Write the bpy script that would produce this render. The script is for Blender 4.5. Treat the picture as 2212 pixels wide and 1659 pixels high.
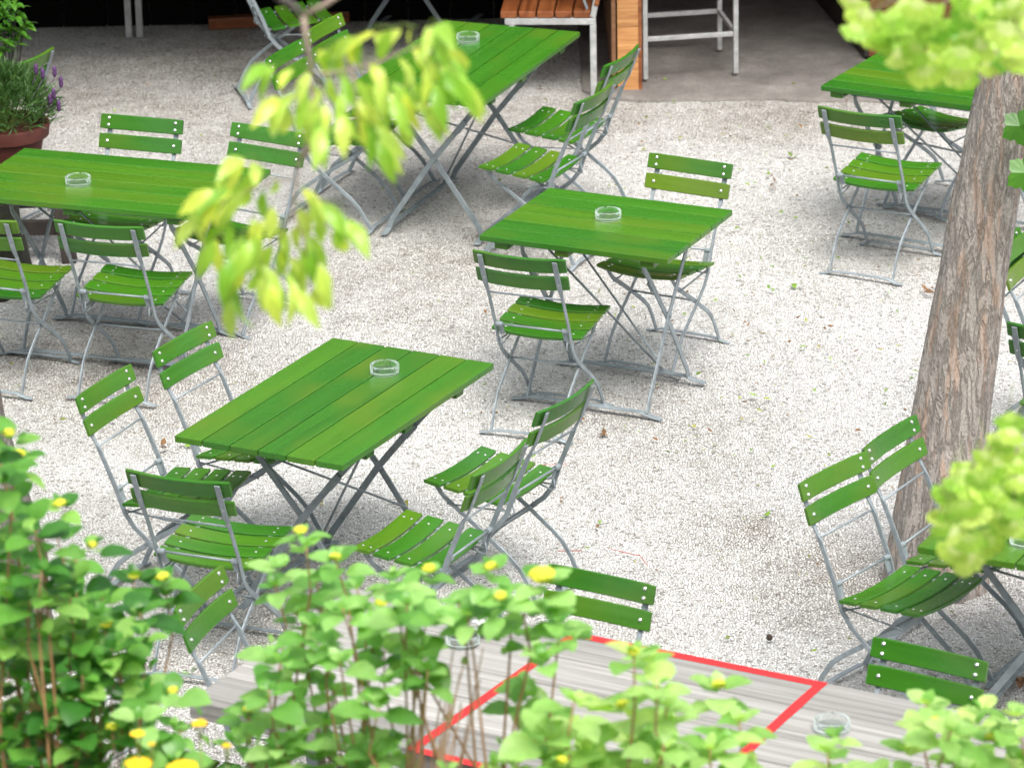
import bpy, math, random
from mathutils import Vector, Matrix, noise
random.seed(7)
R = math.radians
S = bpy.context.scene
COL = S.collection
for o in list(bpy.data.objects):
    bpy.data.objects.remove(o)

# ------------------------------------------------------------------ camera
CAM_H, PITCH, ROLL, FPX = 6.132, 0.353, -0.020, 9016.0
fw = Vector((0, math.cos(PITCH), -math.sin(PITCH)))
up0 = Vector((0, math.sin(PITCH), math.cos(PITCH)))
r0 = Vector((1, 0, 0))
rt = r0 * math.cos(ROLL) + up0 * math.sin(ROLL)
up = -r0 * math.sin(ROLL) + up0 * math.cos(ROLL)
cd = bpy.data.cameras.new("camera")
cam = bpy.data.objects.new("camera", cd)
COL.objects.link(cam)
M = Matrix((rt, up, -fw)).transposed().to_4x4()
M.translation = Vector((0, 0, CAM_H))
cam.matrix_world = M
cd.sensor_width = 36
cd.lens = FPX / 2212 * 36
cd.clip_start = 0.1
cd.clip_end = 400
cd.dof.use_dof = True
cd.dof.focus_distance = 16.3
cd.dof.aperture_fstop = 5.4
S.camera = cam

# ------------------------------------------------------------------ world and sun
SUN_EL, SUN_AZ = R(60), R(162)      # azimuth clockwise from +Y
w = bpy.data.worlds.new("World")
S.world = w
w.use_nodes = True
nt = w.node_tree
sky = nt.nodes.new('ShaderNodeTexSky')
sky.sky_type = 'NISHITA'
sky.sun_disc = False
sky.sun_elevation = SUN_EL
sky.sun_rotation = SUN_AZ
sky.air_density = 1.0
sky.dust_density = 4.0
bgn = nt.nodes['Background']
bgn.inputs[1].default_value = 0.15
hs = nt.nodes.new('ShaderNodeHueSaturation')      # thin white cloud: less blue
hs.inputs['Saturation'].default_value = 0.38
nt.links.new(sky.outputs[0], hs.inputs['Color'])
wm = nt.nodes.new('ShaderNodeMix')
wm.data_type = 'RGBA'
wm.blend_type = 'MULTIPLY'
wm.inputs[0].default_value = 1.0
wm.inputs[7].default_value = (1.015, 1.0, 0.965, 1)
nt.links.new(hs.outputs[0], wm.inputs[6])
nt.links.new(wm.outputs[2], bgn.inputs[0])
sl = bpy.data.lights.new("sun", 'SUN')
sl.energy = 1.5
sl.angle = R(32)
sl.color = (1.0, 0.98, 0.945)
so = bpy.data.objects.new("sun", sl)
COL.objects.link(so)
sd = Vector((math.sin(SUN_AZ) * math.cos(SUN_EL), math.cos(SUN_AZ) * math.cos(SUN_EL), math.sin(SUN_EL)))
so.rotation_euler = sd.to_track_quat('Z', 'Y').to_euler()
so.location = (0, 0, 30)
S.view_settings.view_transform = 'Standard'
S.view_settings.look = 'None'
S.view_settings.exposure = 1.35
S.view_settings.gamma = 1.0


# ------------------------------------------------------------------ helpers
def ray(u, v):
    return (fw * FPX + rt * (u - 1106) - up * (v - 829.5))


def at(u, v, y):
    """the point of the garden seen along one viewing direction at ground distance y"""
    d = ray(u, v)
    return Vector((0, 0, CAM_H)) + d * (y / d.y)


def gz(u, v, z=0.0):
    d = ray(u, v)
    return Vector((0, 0, CAM_H)) + d * ((z - CAM_H) / d.z)


class MB:
    def __init__(s):
        s.v = []
        s.f = []
        s.m = []

    def add(s, vs, fs, mi=0):
        n = len(s.v)
        s.v += [tuple(p) for p in vs]
        s.f += [tuple(i + n for i in f) for f in fs]
        s.m += [mi] * len(fs)

    def build(s, name, mats, parent=None, smooth=False, bevel=0.0, loc=None, segs=2):
        me = bpy.data.meshes.new(name)
        me.from_pydata(s.v, [], s.f)
        if not isinstance(mats, (list, tuple)):
            mats = [mats]
        for m in mats:
            me.materials.append(m)
        me.polygons.foreach_set('material_index', s.m)
        if smooth:
            me.polygons.foreach_set('use_smooth', [True] * len(s.f))
        me.update()
        o = bpy.data.objects.new(name, me)
        COL.objects.link(o)
        if parent:
            o.parent = parent
        if loc:
            o.location = loc
        if bevel:
            b = o.modifiers.new('bevel', 'BEVEL')
            b.width = bevel
            b.segments = segs
            b.limit_method = 'ANGLE'
            b.angle_limit = R(40)
        return o

    def box(s, c, size, rot=None, mi=0):
        hx, hy, hz = size[0] / 2, size[1] / 2, size[2] / 2
        vs = [Vector((x, y, z)) for x in (-hx, hx) for y in (-hy, hy) for z in (-hz, hz)]
        if rot is not None:
            vs = [rot @ p for p in vs]
        c = Vector(c)
        vs = [p + c for p in vs]
        s.add(vs, [(0, 1, 3, 2), (4, 6, 7, 5), (0, 4, 5, 1), (2, 3, 7, 6), (0, 2, 6, 4), (1, 5, 7, 3)], mi)

    def tube(s, pts, rad, n=8, mi=0, caps=True):
        pts = [Vector(p) for p in pts]
        rads = rad if isinstance(rad, (list, tuple)) else [rad] * len(pts)
        rings = []
        prev = None
        for i, p in enumerate(pts):
            a = pts[max(i - 1, 0)]
            b = pts[min(i + 1, len(pts) - 1)]
            t = (b - a).normalized()
            if prev is None:
                x = t.orthogonal().normalized()
            else:
                x = (prev - t * prev.dot(t)).normalized()
            prev = x
            y = t.cross(x)
            rings.append([p + (x * math.cos(k * 2 * math.pi / n) + y * math.sin(k * 2 * math.pi / n)) * rads[i] for k in range(n)])
        vs = [q for r in rings for q in r]
        fs = []
        for i in range(len(pts) - 1):
            for k in range(n):
                a = i * n + k
                b = i * n + (k + 1) % n
                fs.append((a, b, b + n, a + n))
        if caps:
            fs.append(tuple(range(n - 1, -1, -1)))
            fs.append(tuple(range((len(pts) - 1) * n, len(pts) * n)))
        s.add(vs, fs, mi)

    def bar(s, pts, ws, ts, side, mi=0):
        """flat bar along pts; ws = size along `side` vector(s), ts = thickness across"""
        pts = [Vector(p) for p in pts]
        n = len(pts)
        ws = ws if isinstance(ws, (list, tuple)) else [ws] * n
        ts = ts if isinstance(ts, (list, tuple)) else [ts] * n
        vs = []
        for i, p in enumerate(pts):
            a = pts[max(i - 1, 0)]
            b = pts[min(i + 1, n - 1)]
            t = (b - a).normalized()
            sv = Vector(side)
            sv = (sv - t * sv.dot(t)).normalized()
            q = t.cross(sv)
            for (g, h) in ((-1, -1), (1, -1), (1, 1), (-1, 1)):
                vs.append(p + sv * g * ws[i] / 2 + q * h * ts[i] / 2)
        fs = []
        for i in range(n - 1):
            for k in range(4):
                a = i * 4 + k
                b = i * 4 + (k + 1) % 4
                fs.append((a, b, b + 4, a + 4))
        fs.append((3, 2, 1, 0))
        e = (n - 1) * 4
        fs.append((e, e + 1, e + 2, e + 3))
        s.add(vs, fs, mi)

    def dome(s, c, r, nrm=(0, 0, 1), h=0.6, n=10, mi=0, rings=3):
        c = Vector(c)
        nz = Vector(nrm).normalized()
        x = nz.orthogonal().normalized()
        y = nz.cross(x)
        vs = []
        for j in range(rings):
            a = j / rings * math.pi / 2
            for k in range(n):
                t = 2 * math.pi * k / n
                vs.append(c + (x * math.cos(t) + y * math.sin(t)) * r * math.cos(a) + nz * r * h * math.sin(a))
        vs.append(c + nz * r * h)
        fs = []
        for j in range(rings - 1):
            for k in range(n):
                a = j * n + k
                b = j * n + (k + 1) % n
                fs.append((a, b, b + n, a + n))
        for k in range(n):
            fs.append(((rings - 1) * n + k, (rings - 1) * n + (k + 1) % n, rings * n))
        s.add(vs, fs, mi)

    def lathe(s, prof, n=40, mi=0, c=(0, 0, 0)):
        c = Vector(c)
        vs = []
        for (r, z) in prof:
            for k in range(n):
                t = 2 * math.pi * k / n
                vs.append(c + Vector((r * math.cos(t), r * math.sin(t), z)))
        fs = []
        for j in range(len(prof) - 1):
            for k in range(n):
                a = j * n + k
                b = j * n + (k + 1) % n
                fs.append((a, b, b + n, a + n))
        s.add(vs, fs, mi)


def empty(name, loc=(0, 0, 0), rz=0.0):
    o = bpy.data.objects.new(name, None)
    o.empty_display_size = 0.2
    o.location = loc
    o.rotation_euler = (0, 0, rz)
    COL.objects.link(o)
    return o


def tag(o, label=None, cat=None, group=None, kind=None):
    if label:
        o['label'] = label
    if cat:
        o['category'] = cat
    if group:
        o['group'] = group
    if kind:
        o['kind'] = kind
    return o


CH = {}


def copy_tree(o, parent=None):
    c = o.copy()
    COL.objects.link(c)
    if parent:
        c.parent = parent
    for k in list(o.children):
        copy_tree(k, c)
    return c


# ------------------------------------------------------------------ materials
def newmat(name):
    m = bpy.data.materials.new(name)
    m.use_nodes = True
    t = m.node_tree
    return m, t, t.nodes['Principled BSDF'], t.nodes, t.links


def ramp(ns, stops, interp='LINEAR'):
    r = ns.new('ShaderNodeValToRGB')
    r.color_ramp.interpolation = interp
    e = r.color_ramp.elements
    while len(e) < len(stops):
        e.new(0.5)
    for i, (p, c) in enumerate(stops):
        e[i].position = p
        e[i].color = (c[0], c[1], c[2], 1)
    return r


def texco(ns, ls, scale=(1, 1, 1), kind='Object', rot=(0, 0, 0)):
    tc = ns.new('ShaderNodeTexCoord')
    mp = ns.new('ShaderNodeMapping')
    mp.inputs['Scale'].default_value = scale
    mp.inputs['Rotation'].default_value = rot
    ls.new(tc.outputs[kind], mp.inputs[0])
    return mp


def nz(ns, ls, vec, scale, detail=4, rough=0.55, dist=0.0):
    n = ns.new('ShaderNodeTexNoise')
    n.inputs['Scale'].default_value = scale
    n.inputs['Detail'].default_value = detail
    n.inputs['Roughness'].default_value = rough
    n.inputs['Distortion'].default_value = dist
    if vec is not None:
        ls.new(vec.outputs[0], n.inputs['Vector'])
    return n


def mixc(ns, ls, f, a, b, mode='MIX'):
    m = ns.new('ShaderNodeMix')
    m.data_type = 'RGBA'
    m.blend_type = mode
    for sock, x in ((m.inputs[0], f), (m.inputs[6], a), (m.inputs[7], b)):
        if hasattr(x, 'is_output'):
            ls.new(x, sock)
        elif isinstance(x, (int, float)):
            sock.default_value = x
        else:
            sock.default_value = (x[0], x[1], x[2], 1)
    return m.outputs[2]


def mth(ns, ls, op, a, b=0.0, c=None):
    m = ns.new('ShaderNodeMath')
    m.operation = op
    xs = [a, b] + ([c] if c is not None else [])
    for i, x in enumerate(xs):
        if hasattr(x, 'is_output'):
            ls.new(x, m.inputs[i])
        else:
            m.inputs[i].default_value = x
    return m.outputs[0]


def bump(ns, ls, bs, h, strength=0.3, dist=0.01):
    b = ns.new('ShaderNodeBump')
    b.inputs['Strength'].default_value = strength
    b.inputs['Distance'].default_value = dist
    ls.new(h, b.inputs['Height'])
    ls.new(b.outputs[0], bs.inputs['Normal'])
    return b


def island_rand(ns, ls):
    g = ns.new('ShaderNodeNewGeometry')
    oi = ns.new('ShaderNodeObjectInfo')
    a = mth(ns, ls, 'ADD', g.outputs['Random Per Island'], oi.outputs['Random'])
    wn = ns.new('ShaderNodeTexWhiteNoise')
    wn.noise_dimensions = '1D'
    ls.new(mth(ns, ls, 'MULTIPLY', a, 37.17), wn.inputs['W'])
    return wn.outputs['Value']


def green_wood(name, along='x'):
    m, t, bs, ns, ls = newmat(name)
    sc = (1.3, 22, 22) if along == 'x' else (22, 1.3, 22)
    mp = texco(ns, ls, sc)
    oi = ns.new('ShaderNodeObjectInfo')
    add = ns.new('ShaderNodeVectorMath')
    add.operation = 'ADD'
    ls.new(mp.outputs[0], add.inputs[0])
    rnd = island_rand(ns, ls)
    sc3 = mth(ns, ls, 'MULTIPLY', rnd, 60.0)
    ls.new(sc3, add.inputs[1])
    g = nz(ns, ls, add, 1.0, 5, 0.6, 0.4)
    base = ramp(ns, [(0.0, (0.022, 0.115, 0.009)), (0.5, (0.035, 0.146, 0.009)), (0.85, (0.053, 0.155, 0.009)), (1.0, (0.082, 0.154, 0.009))])
    ls.new(rnd, base.inputs[0])
    gr = ramp(ns, [(0.30, (0.72, 0.76, 0.6)), (0.55, (1, 1, 1)), (0.75, (1.3, 1.08, 1.05))])
    ls.new(g.outputs[0], gr.inputs[0])
    c = mixc(ns, ls, 0.75, base.outputs[0], gr.outputs[0], 'MULTIPLY')
    # broad worn cloud, more olive
    mp2 = texco(ns, ls, (2.2, 4, 4) if along == 'x' else (4, 2.2, 4))
    add2 = ns.new('ShaderNodeVectorMath')
    add2.operation = 'ADD'
    ls.new(mp2.outputs[0], add2.inputs[0])
    ls.new(sc3, add2.inputs[1])
    g2 = nz(ns, ls, add2, 1.0, 3, 0.5)
    r2 = ramp(ns, [(0.48, (0, 0, 0)), (0.72, (1, 1, 1))])
    ls.new(g2.outputs[0], r2.inputs[0])
    c = mixc(ns, ls, mth(ns, ls, 'MULTIPLY', r2.outputs[0], 0.55), c, (0.088, 0.138, 0.008))
    # pale dust specks
    mp3 = texco(ns, ls, (1, 1, 1))
    g3 = nz(ns, ls, mp3, 160, 2, 0.5)
    r3 = ramp(ns, [(0.70, (0, 0, 0)), (0.76, (1, 1, 1))])
    ls.new(g3.outputs[0], r3.inputs[0])
    g4 = nz(ns, ls, mp3, 5, 2, 0.5)
    r4 = ramp(ns, [(0.5, (0, 0, 0)), (0.7, (1, 1, 1))])
    ls.new(g4.outputs[0], r4.inputs[0])
    c = mixc(ns, ls, mth(ns, ls, 'MULTIPLY', mth(ns, ls, 'MULTIPLY', r3.outputs[0], r4.outputs[0]), 0.55), c, (0.45, 0.5, 0.25))
    ls.new(c, bs.inputs['Base Color'])
    rr = ns.new('ShaderNodeMapRange')
    rr.inputs[3].default_value = 0.20
    rr.inputs[4].default_value = 0.36
    ls.new(g2.outputs[0], rr.inputs[0])
    ls.new(rr.outputs[0], bs.inputs['Roughness'])
    bs.inputs['Specular IOR Level'].default_value = 0.38
    bump(ns, ls, bs, g.outputs[0], 0.25, 0.002)
    return m


def galv(name, col=(0.245, 0.285, 0.31)):
    m, t, bs, ns, ls = newmat(name)
    mp = texco(ns, ls)
    g = nz(ns, ls, mp, 22, 5, 0.65)
    r = ramp(ns, [(0.3, tuple(x * 0.72 for x in col)), (0.55, col), (0.8, tuple(min(1, x * 1.35) for x in col))])
    ls.new(g.outputs[0], r.inputs[0])
    ls.new(r.outputs[0], bs.inputs['Base Color'])
    bs.inputs['Metallic'].default_value = 0.25
    bs.inputs['Roughness'].default_value = 0.52
    g2 = nz(ns, ls, mp, 160, 3, 0.6)
    bump(ns, ls, bs, g2.outputs[0], 0.12, 0.001)
    return m


def simple(name, col, rough=0.5, metal=0.0, var=0.25, scale=20, b=0.15):
    m, t, bs, ns, ls = newmat(name)
    mp = texco(ns, ls)
    g = nz(ns, ls, mp, scale, 4, 0.6)
    r = ramp(ns, [(0.3, tuple(x * (1 - var) for x in col)), (0.7, tuple(min(1, x * (1 + var)) for x in col))])
    ls.new(g.outputs[0], r.inputs[0])
    ls.new(r.outputs[0], bs.inputs['Base Color'])
    bs.inputs['Roughness'].default_value = rough
    bs.inputs['Metallic'].default_value = metal
    if b:
        bump(ns, ls, bs, g.outputs[0], b, 0.004)
    return m


def plank_wood(name, c0, c1, c2, sc=(1.5, 30, 30), rough=0.55, rot=(0, 0, 0)):
    m, t, bs, ns, ls = newmat(name)
    mp = texco(ns, ls, sc, rot=rot)
    rnd = island_rand(ns, ls)
    add = ns.new('ShaderNodeVectorMath')
    add.operation = 'ADD'
    ls.new(mp.outputs[0], add.inputs[0])
    ls.new(mth(ns, ls, 'MULTIPLY', rnd, 50.0), add.inputs[1])
    g = nz(ns, ls, add, 1.0, 6, 0.62, 0.6)
    r = ramp(ns, [(0.3, c0), (0.5, c1), (0.7, c2)])
    ls.new(g.outputs[0], r.inputs[0])
    tint = ramp(ns, [(0, (0.75, 0.75, 0.75)), (1, (1.15, 1.15, 1.15))])
    ls.new(rnd, tint.inputs[0])
    c = mixc(ns, ls, 1.0, r.outputs[0], tint.outputs[0], 'MULTIPLY')
    ls.new(c, bs.inputs['Base Color'])
    bs.inputs['Roughness'].default_value = rough
    bump(ns, ls, bs, g.outputs[0], 0.5, 0.004)
    return m


def leafmat(name, cols, trans=0.45, rough=0.42, tcol=None, vein=True):
    m, t, bs, ns, ls = newmat(name)
    rnd = island_rand(ns, ls)
    n = len(cols)
    r = ramp(ns, [(i / (n - 1), c) for i, c in enumerate(cols)])
    ls.new(rnd, r.inputs[0])
    mp = texco(ns, ls)
    g = nz(ns, ls, mp, 30, 3, 0.5)
    rg = ramp(ns, [(0.3, (0.8, 0.85, 0.7)), (0.7, (1.2, 1.15, 1.1))])
    ls.new(g.outputs[0], rg.inputs[0])
    c = mixc(ns, ls, 0.7, r.outputs[0], rg.outputs[0], 'MULTIPLY')
    ls.new(c, bs.inputs['Base Color'])
    bs.inputs['Roughness'].default_value = rough
    tr = ns.new('ShaderNodeBsdfTranslucent')
    tc = mixc(ns, ls, 1.0, c, tcol or (1.5, 1.5, 0.6), 'MULTIPLY')
    ls.new(tc, tr.inputs[0])
    mx = ns.new('ShaderNodeMixShader')
    mx.inputs[0].default_value = trans
    ls.new(bs.outputs[0], mx.inputs[1])
    ls.new(tr.outputs[0], mx.inputs[2])
    ls.new(mx.outputs[0], ns['Material Output'].inputs[0])
    bump(ns, ls, bs, g.outputs[0], 0.15, 0.004)
    return m


def gravel_mat():
    m, t, bs, ns, ls = newmat('white_gravel')
    mp = texco(ns, ls)
    # slight warp so that the cells are not regular
    wv = nz(ns, ls, mp, 60, 2, 0.5)
    wa = ns.new('ShaderNodeVectorMath')
    wa.operation = 'MULTIPLY_ADD'
    ls.new(wv.outputs['Color'], wa.inputs[0])
    wa.inputs[1].default_value = (0.008, 0.008, 0.008)
    ls.new(mp.outputs[0], wa.inputs[2])
    v = ns.new('ShaderNodeTexVoronoi')
    v.inputs['Scale'].default_value = 88
    ls.new(wa.outputs[0], v.inputs['Vector'])
    ve = ns.new('ShaderNodeTexVoronoi')
    ve.feature = 'DISTANCE_TO_EDGE'
    ve.inputs['Scale'].default_value = 88
    ls.new(wa.outputs[0], ve.inputs['Vector'])
    sx = ns.new('ShaderNodeSeparateColor')
    ls.new(v.outputs['Color'], sx.inputs[0])
    cr = ramp(ns, [(0.0, (0.38, 0.35, 0.315)), (0.05, (0.62, 0.60, 0.57)), (0.2, (0.76, 0.75, 0.73)), (0.6, (0.85, 0.845, 0.83)), (1.0, (0.92, 0.92, 0.905))])
    ls.new(sx.outputs[0], cr.inputs[0])
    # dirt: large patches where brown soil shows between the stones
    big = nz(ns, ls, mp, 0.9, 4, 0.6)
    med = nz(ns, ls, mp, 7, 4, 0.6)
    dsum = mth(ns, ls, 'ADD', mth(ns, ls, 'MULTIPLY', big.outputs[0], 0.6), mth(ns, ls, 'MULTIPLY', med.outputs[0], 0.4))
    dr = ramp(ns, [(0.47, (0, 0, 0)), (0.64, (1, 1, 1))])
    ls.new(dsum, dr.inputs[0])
    # trodden earth by slab and tree; under tables dirt plus shade painted in
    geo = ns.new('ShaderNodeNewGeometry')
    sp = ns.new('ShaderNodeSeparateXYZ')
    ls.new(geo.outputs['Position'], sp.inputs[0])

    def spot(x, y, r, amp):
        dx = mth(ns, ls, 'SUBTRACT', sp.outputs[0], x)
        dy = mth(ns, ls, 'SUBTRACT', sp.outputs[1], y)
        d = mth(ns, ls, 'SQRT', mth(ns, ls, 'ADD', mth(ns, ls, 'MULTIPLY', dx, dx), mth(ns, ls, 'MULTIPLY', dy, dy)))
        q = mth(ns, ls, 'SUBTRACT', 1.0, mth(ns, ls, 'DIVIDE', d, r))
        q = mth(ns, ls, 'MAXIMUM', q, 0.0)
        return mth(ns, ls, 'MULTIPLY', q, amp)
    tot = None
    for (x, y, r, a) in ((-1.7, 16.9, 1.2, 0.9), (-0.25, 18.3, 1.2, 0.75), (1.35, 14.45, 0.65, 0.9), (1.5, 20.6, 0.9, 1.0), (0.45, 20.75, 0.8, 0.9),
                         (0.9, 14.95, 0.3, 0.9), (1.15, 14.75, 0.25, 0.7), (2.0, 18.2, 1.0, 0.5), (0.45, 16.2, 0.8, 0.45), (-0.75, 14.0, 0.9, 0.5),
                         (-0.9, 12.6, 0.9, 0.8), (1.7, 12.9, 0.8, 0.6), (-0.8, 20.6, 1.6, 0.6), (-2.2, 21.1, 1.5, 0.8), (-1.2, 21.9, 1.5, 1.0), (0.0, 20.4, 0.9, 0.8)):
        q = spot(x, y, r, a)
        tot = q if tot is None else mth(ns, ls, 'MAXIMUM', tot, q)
    dirt_shade = mth(ns, ls, 'ADD', mth(ns, ls, 'MULTIPLY', dr.outputs[0], 0.28), mth(ns, ls, 'MULTIPLY', tot, mth(ns, ls, 'ADD', 0.12, mth(ns, ls, 'MULTIPLY', med.outputs[0], 1.2))))
    # gap width grows with dirt and painted shade
    gw = mth(ns, ls, 'ADD', 0.06, mth(ns, ls, 'MULTIPLY', dirt_shade, 0.15))
    gap = ns.new('ShaderNodeMapRange')
    gap.inputs[3].default_value = 1.0
    gap.inputs[4].default_value = 0.0
    ls.new(ve.outputs['Distance'], gap.inputs[0])
    gap.inputs[1].default_value = 0.0
    ls.new(gw, gap.inputs[2])
    gapc = mixc(ns, ls, mth(ns, ls, 'MINIMUM', dirt_shade, 1.0), (0.27, 0.255, 0.235), (0.080, 0.060, 0.042))
    stone = mixc(ns, ls, mth(ns, ls, 'MULTIPLY', mth(ns, ls, 'MINIMUM', dirt_shade, 1.0), 0.55), cr.outputs[0], (0.36, 0.29, 0.215))
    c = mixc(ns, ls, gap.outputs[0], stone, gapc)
    # some dark chips
    dk = ramp(ns, [(0.955, (0, 0, 0)), (0.965, (1, 1, 1))])
    ls.new(sx.outputs[1], dk.inputs[0])
    c = mixc(ns, ls, mth(ns, ls, 'MULTIPLY', dk.outputs[0], 0.65), c, (0.12, 0.095, 0.07))
    ls.new(c, bs.inputs['Base Color'])
    bs.inputs['Roughness'].default_value = 0.8
    hr = ns.new('ShaderNodeMapRange')
    hr.inputs[1].default_value = 0.0
    hr.inputs[2].default_value = 0.25
    ls.new(ve.outputs['Distance'], hr.inputs[0])
    h = mth(ns, ls, 'ADD', hr.outputs[0], mth(ns, ls, 'MULTIPLY', sx.outputs[2], 0.9))
    h = mth(ns, ls, 'ADD', h, mth(ns, ls, 'MULTIPLY', med.outputs[0], 1.5))
    bump(ns, ls, bs, h, 1.0, 0.010)
    return m


def bark_mat(name, k=1.0):
    m, t, bs, ns, ls = newmat(name)
    mp = texco(ns, ls, (1, 1, 0.17))
    g = nz(ns, ls, mp, 30, 5, 0.65, 0.5)
    mp2 = texco(ns, ls, (1, 1, 0.5))
    g2 = nz(ns, ls, mp2, 150, 4, 0.7, 0.2)
    mp3 = texco(ns, ls, (1, 1, 0.10))
    g3 = nz(ns, ls, mp3, 20, 3, 0.6, 0.4)
    # furrows: thin dark lines where the stretched noise crosses its middle
    fu = mth(ns, ls, 'ABSOLUTE', mth(ns, ls, 'SUBTRACT', g.outputs[0], 0.5))
    fr = ramp(ns, [(0.0, (1, 1, 1)), (0.022, (0.55, 0.55, 0.55)), (0.06, (0, 0, 0))])
    ls.new(fu, fr.inputs[0])
    r = ramp(ns, [(0.3, tuple(k * x for x in (0.19, 0.170, 0.155))), (0.5, tuple(k * x for x in (0.31, 0.28, 0.255))), (0.7, tuple(k * x for x in (0.44, 0.41, 0.385)))])
    ls.new(g2.outputs[0], r.inputs[0])
    ro = ramp(ns, [(0.52, (0, 0, 0)), (0.60, (1, 1, 1))])
    ls.new(g3.outputs[0], ro.inputs[0])
    c = mixc(ns, ls, mth(ns, ls, 'MULTIPLY', ro.outputs[0], 0.40), r.outputs[0], tuple(k * x for x in (0.46, 0.27, 0.17)))
    c = mixc(ns, ls, mth(ns, ls, 'MULTIPLY', fr.outputs[0], 0.42), c, tuple(k * x for x in (0.10, 0.085, 0.07)))
    ls.new(c, bs.inputs['Base Color'])
    bs.inputs['Roughness'].default_value = 0.85
    h = mth(ns, ls, 'SUBTRACT', mth(ns, ls, 'MULTIPLY', g2.outputs[0], 0.5), mth(ns, ls, 'MULTIPLY', fr.outputs[0], 0.8))
    bump(ns, ls, bs, h, 0.7, 0.012)
    return m


def glass_mat():
    m, t, bs, ns, ls = newmat('clear_glass')
    bs.inputs['Base Color'].default_value = (0.93, 0.98, 0.96, 1)
    bs.inputs['Transmission Weight'].default_value = 1.0
    bs.inputs['Roughness'].default_value = 0.03
    bs.inputs['IOR'].default_value = 1.42
    df = ns.new('ShaderNodeBsdfTranslucent')
    df.inputs[0].default_value = (0.9, 0.97, 0.95, 1)
    mx = ns.new('ShaderNodeMixShader')
    fr = ns.new('ShaderNodeFresnel')
    fr.inputs['IOR'].default_value = 1.35
    ls.new(mth(ns, ls, 'ADD', mth(ns, ls, 'MULTIPLY', fr.outputs[0], 0.55), 0.03), mx.inputs[0])
    ls.new(bs.outputs[0], mx.inputs[1])
    ls.new(df.outputs[0], mx.inputs[2])
    ls.new(mx.outputs[0], ns['Material Output'].inputs[0])
    return m


WOOD = green_wood('green_slat')
METAL = galv('galvanised_steel')
METAL_L = galv('pale_grey_steel', (0.42, 0.43, 0.43))
RIVET = simple('rivet_steel', (0.75, 0.75, 0.76), 0.25, 0.85, 0.1, 200, 0)
GLASS = glass_mat()
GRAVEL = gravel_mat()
BARK = bark_mat('bark', 1.05)
BARK2 = bark_mat('bark_dark', 0.6)
OLDWOOD = plank_wood('weathered_wood', (0.155, 0.150, 0.140), (0.255, 0.248, 0.235), (0.33, 0.325, 0.312), (1.2, 60, 60), 0.8)
BROWNWOOD = plank_wood('brown_varnish', (0.10, 0.028, 0.010), (0.19, 0.060, 0.020), (0.27, 0.10, 0.035), (1.5, 26, 26), 0.35)
PINE = plank_wood('pine_board', (0.30, 0.13, 0.045), (0.44, 0.21, 0.075), (0.55, 0.30, 0.12), (4, 4, 60), 0.6)
DARKWOOD = plank_wood('dark_wood', (0.012, 0.009, 0.008), (0.022, 0.016, 0.013), (0.04, 0.03, 0.025), (8, 8, 8), 0.7)
TERRA = simple('terracotta', (0.085, 0.020, 0.013), 0.7, 0, 0.2, 12)
TAPE = simple('red_tape', (0.50, 0.020, 0.022), 0.45, 0, 0.06, 14, 0.05)
PAPER = simple('white_paper', (0.82, 0.83, 0.83), 0.7, 0, 0.03, 10, 0)
SHADE_BLACK = simple('shade_black', (0.004, 0.0038, 0.0035), 0.95, 0, 0.2, 4, 0)  # near black: deep shade put into the colour
SHADE_BLACK.node_tree.nodes['Principled BSDF'].inputs['Specular IOR Level'].default_value = 0.1
ROOFM = simple('roof_felt', (0.06, 0.055, 0.05), 0.9, 0, 0.2, 5)
STONE = simple('planter_stone', (0.22, 0.20, 0.17), 0.9, 0, 0.3, 6)
SOIL = simple('soil', (0.05, 0.035, 0.025), 0.95, 0, 0.5, 30, 0.6)
MOSS = simple('moss', (0.014, 0.015, 0.007), 0.95, 0, 0.55, 25, 0.6)
TWIGM = simple('twig_bark', (0.27, 0.21, 0.17), 0.7, 0, 0.2, 30)
STEMM = simple('shrub_stem', (0.33, 0.185, 0.085), 0.6, 0, 0.25, 20)
STEMG = simple('green_stem', (0.16, 0.24, 0.04), 0.6, 0, 0.2, 20)
BUD = simple('yellow_bud', (0.62, 0.62, 0.05), 0.8, 0, 0.35, 260, 0.8)
YELLOW = simple('yellow_flower', (0.85, 0.52, 0.01), 0.8, 0, 0.3, 220, 0.8)
PURPLE = simple('lavender_flower', (0.09, 0.035, 0.12), 0.8, 0, 0.4, 100)
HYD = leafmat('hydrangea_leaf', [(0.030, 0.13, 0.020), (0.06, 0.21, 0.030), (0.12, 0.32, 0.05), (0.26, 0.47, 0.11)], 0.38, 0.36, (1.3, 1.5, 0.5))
HYDP = leafmat('hydrangea_leaf_pale', [(0.18, 0.40, 0.08), (0.30, 0.52, 0.15), (0.42, 0.62, 0.24), (0.52, 0.68, 0.24)], 0.45, 0.38, (1.3, 1.4, 0.5))  # paler leaf copy, overexposed light put into the colour
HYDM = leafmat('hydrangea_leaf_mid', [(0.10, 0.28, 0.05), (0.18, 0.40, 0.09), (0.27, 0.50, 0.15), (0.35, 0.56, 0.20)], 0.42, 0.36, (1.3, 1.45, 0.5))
WALN = leafmat('lime_leaf', [(0.22, 0.46, 0.05), (0.40, 0.63, 0.10), (0.58, 0.74, 0.19), (0.68, 0.76, 0.12)], 0.5, 0.32, (1.25, 1.25, 0.6))
GINK = leafmat('ginkgo_leaf', [(0.16, 0.38, 0.04), (0.36, 0.60, 0.09), (0.54, 0.74, 0.15), (0.66, 0.82, 0.24)], 0.5, 0.4, (1.2, 1.2, 0.8))
GINK2 = leafmat('ginkgo_leaf_base', [(0.30, 0.52, 0.08), (0.50, 0.68, 0.20), (0.68, 0.80, 0.36), (0.80, 0.88, 0.48)], 0.45, 0.4, (1.2, 1.2, 0.7))
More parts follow.
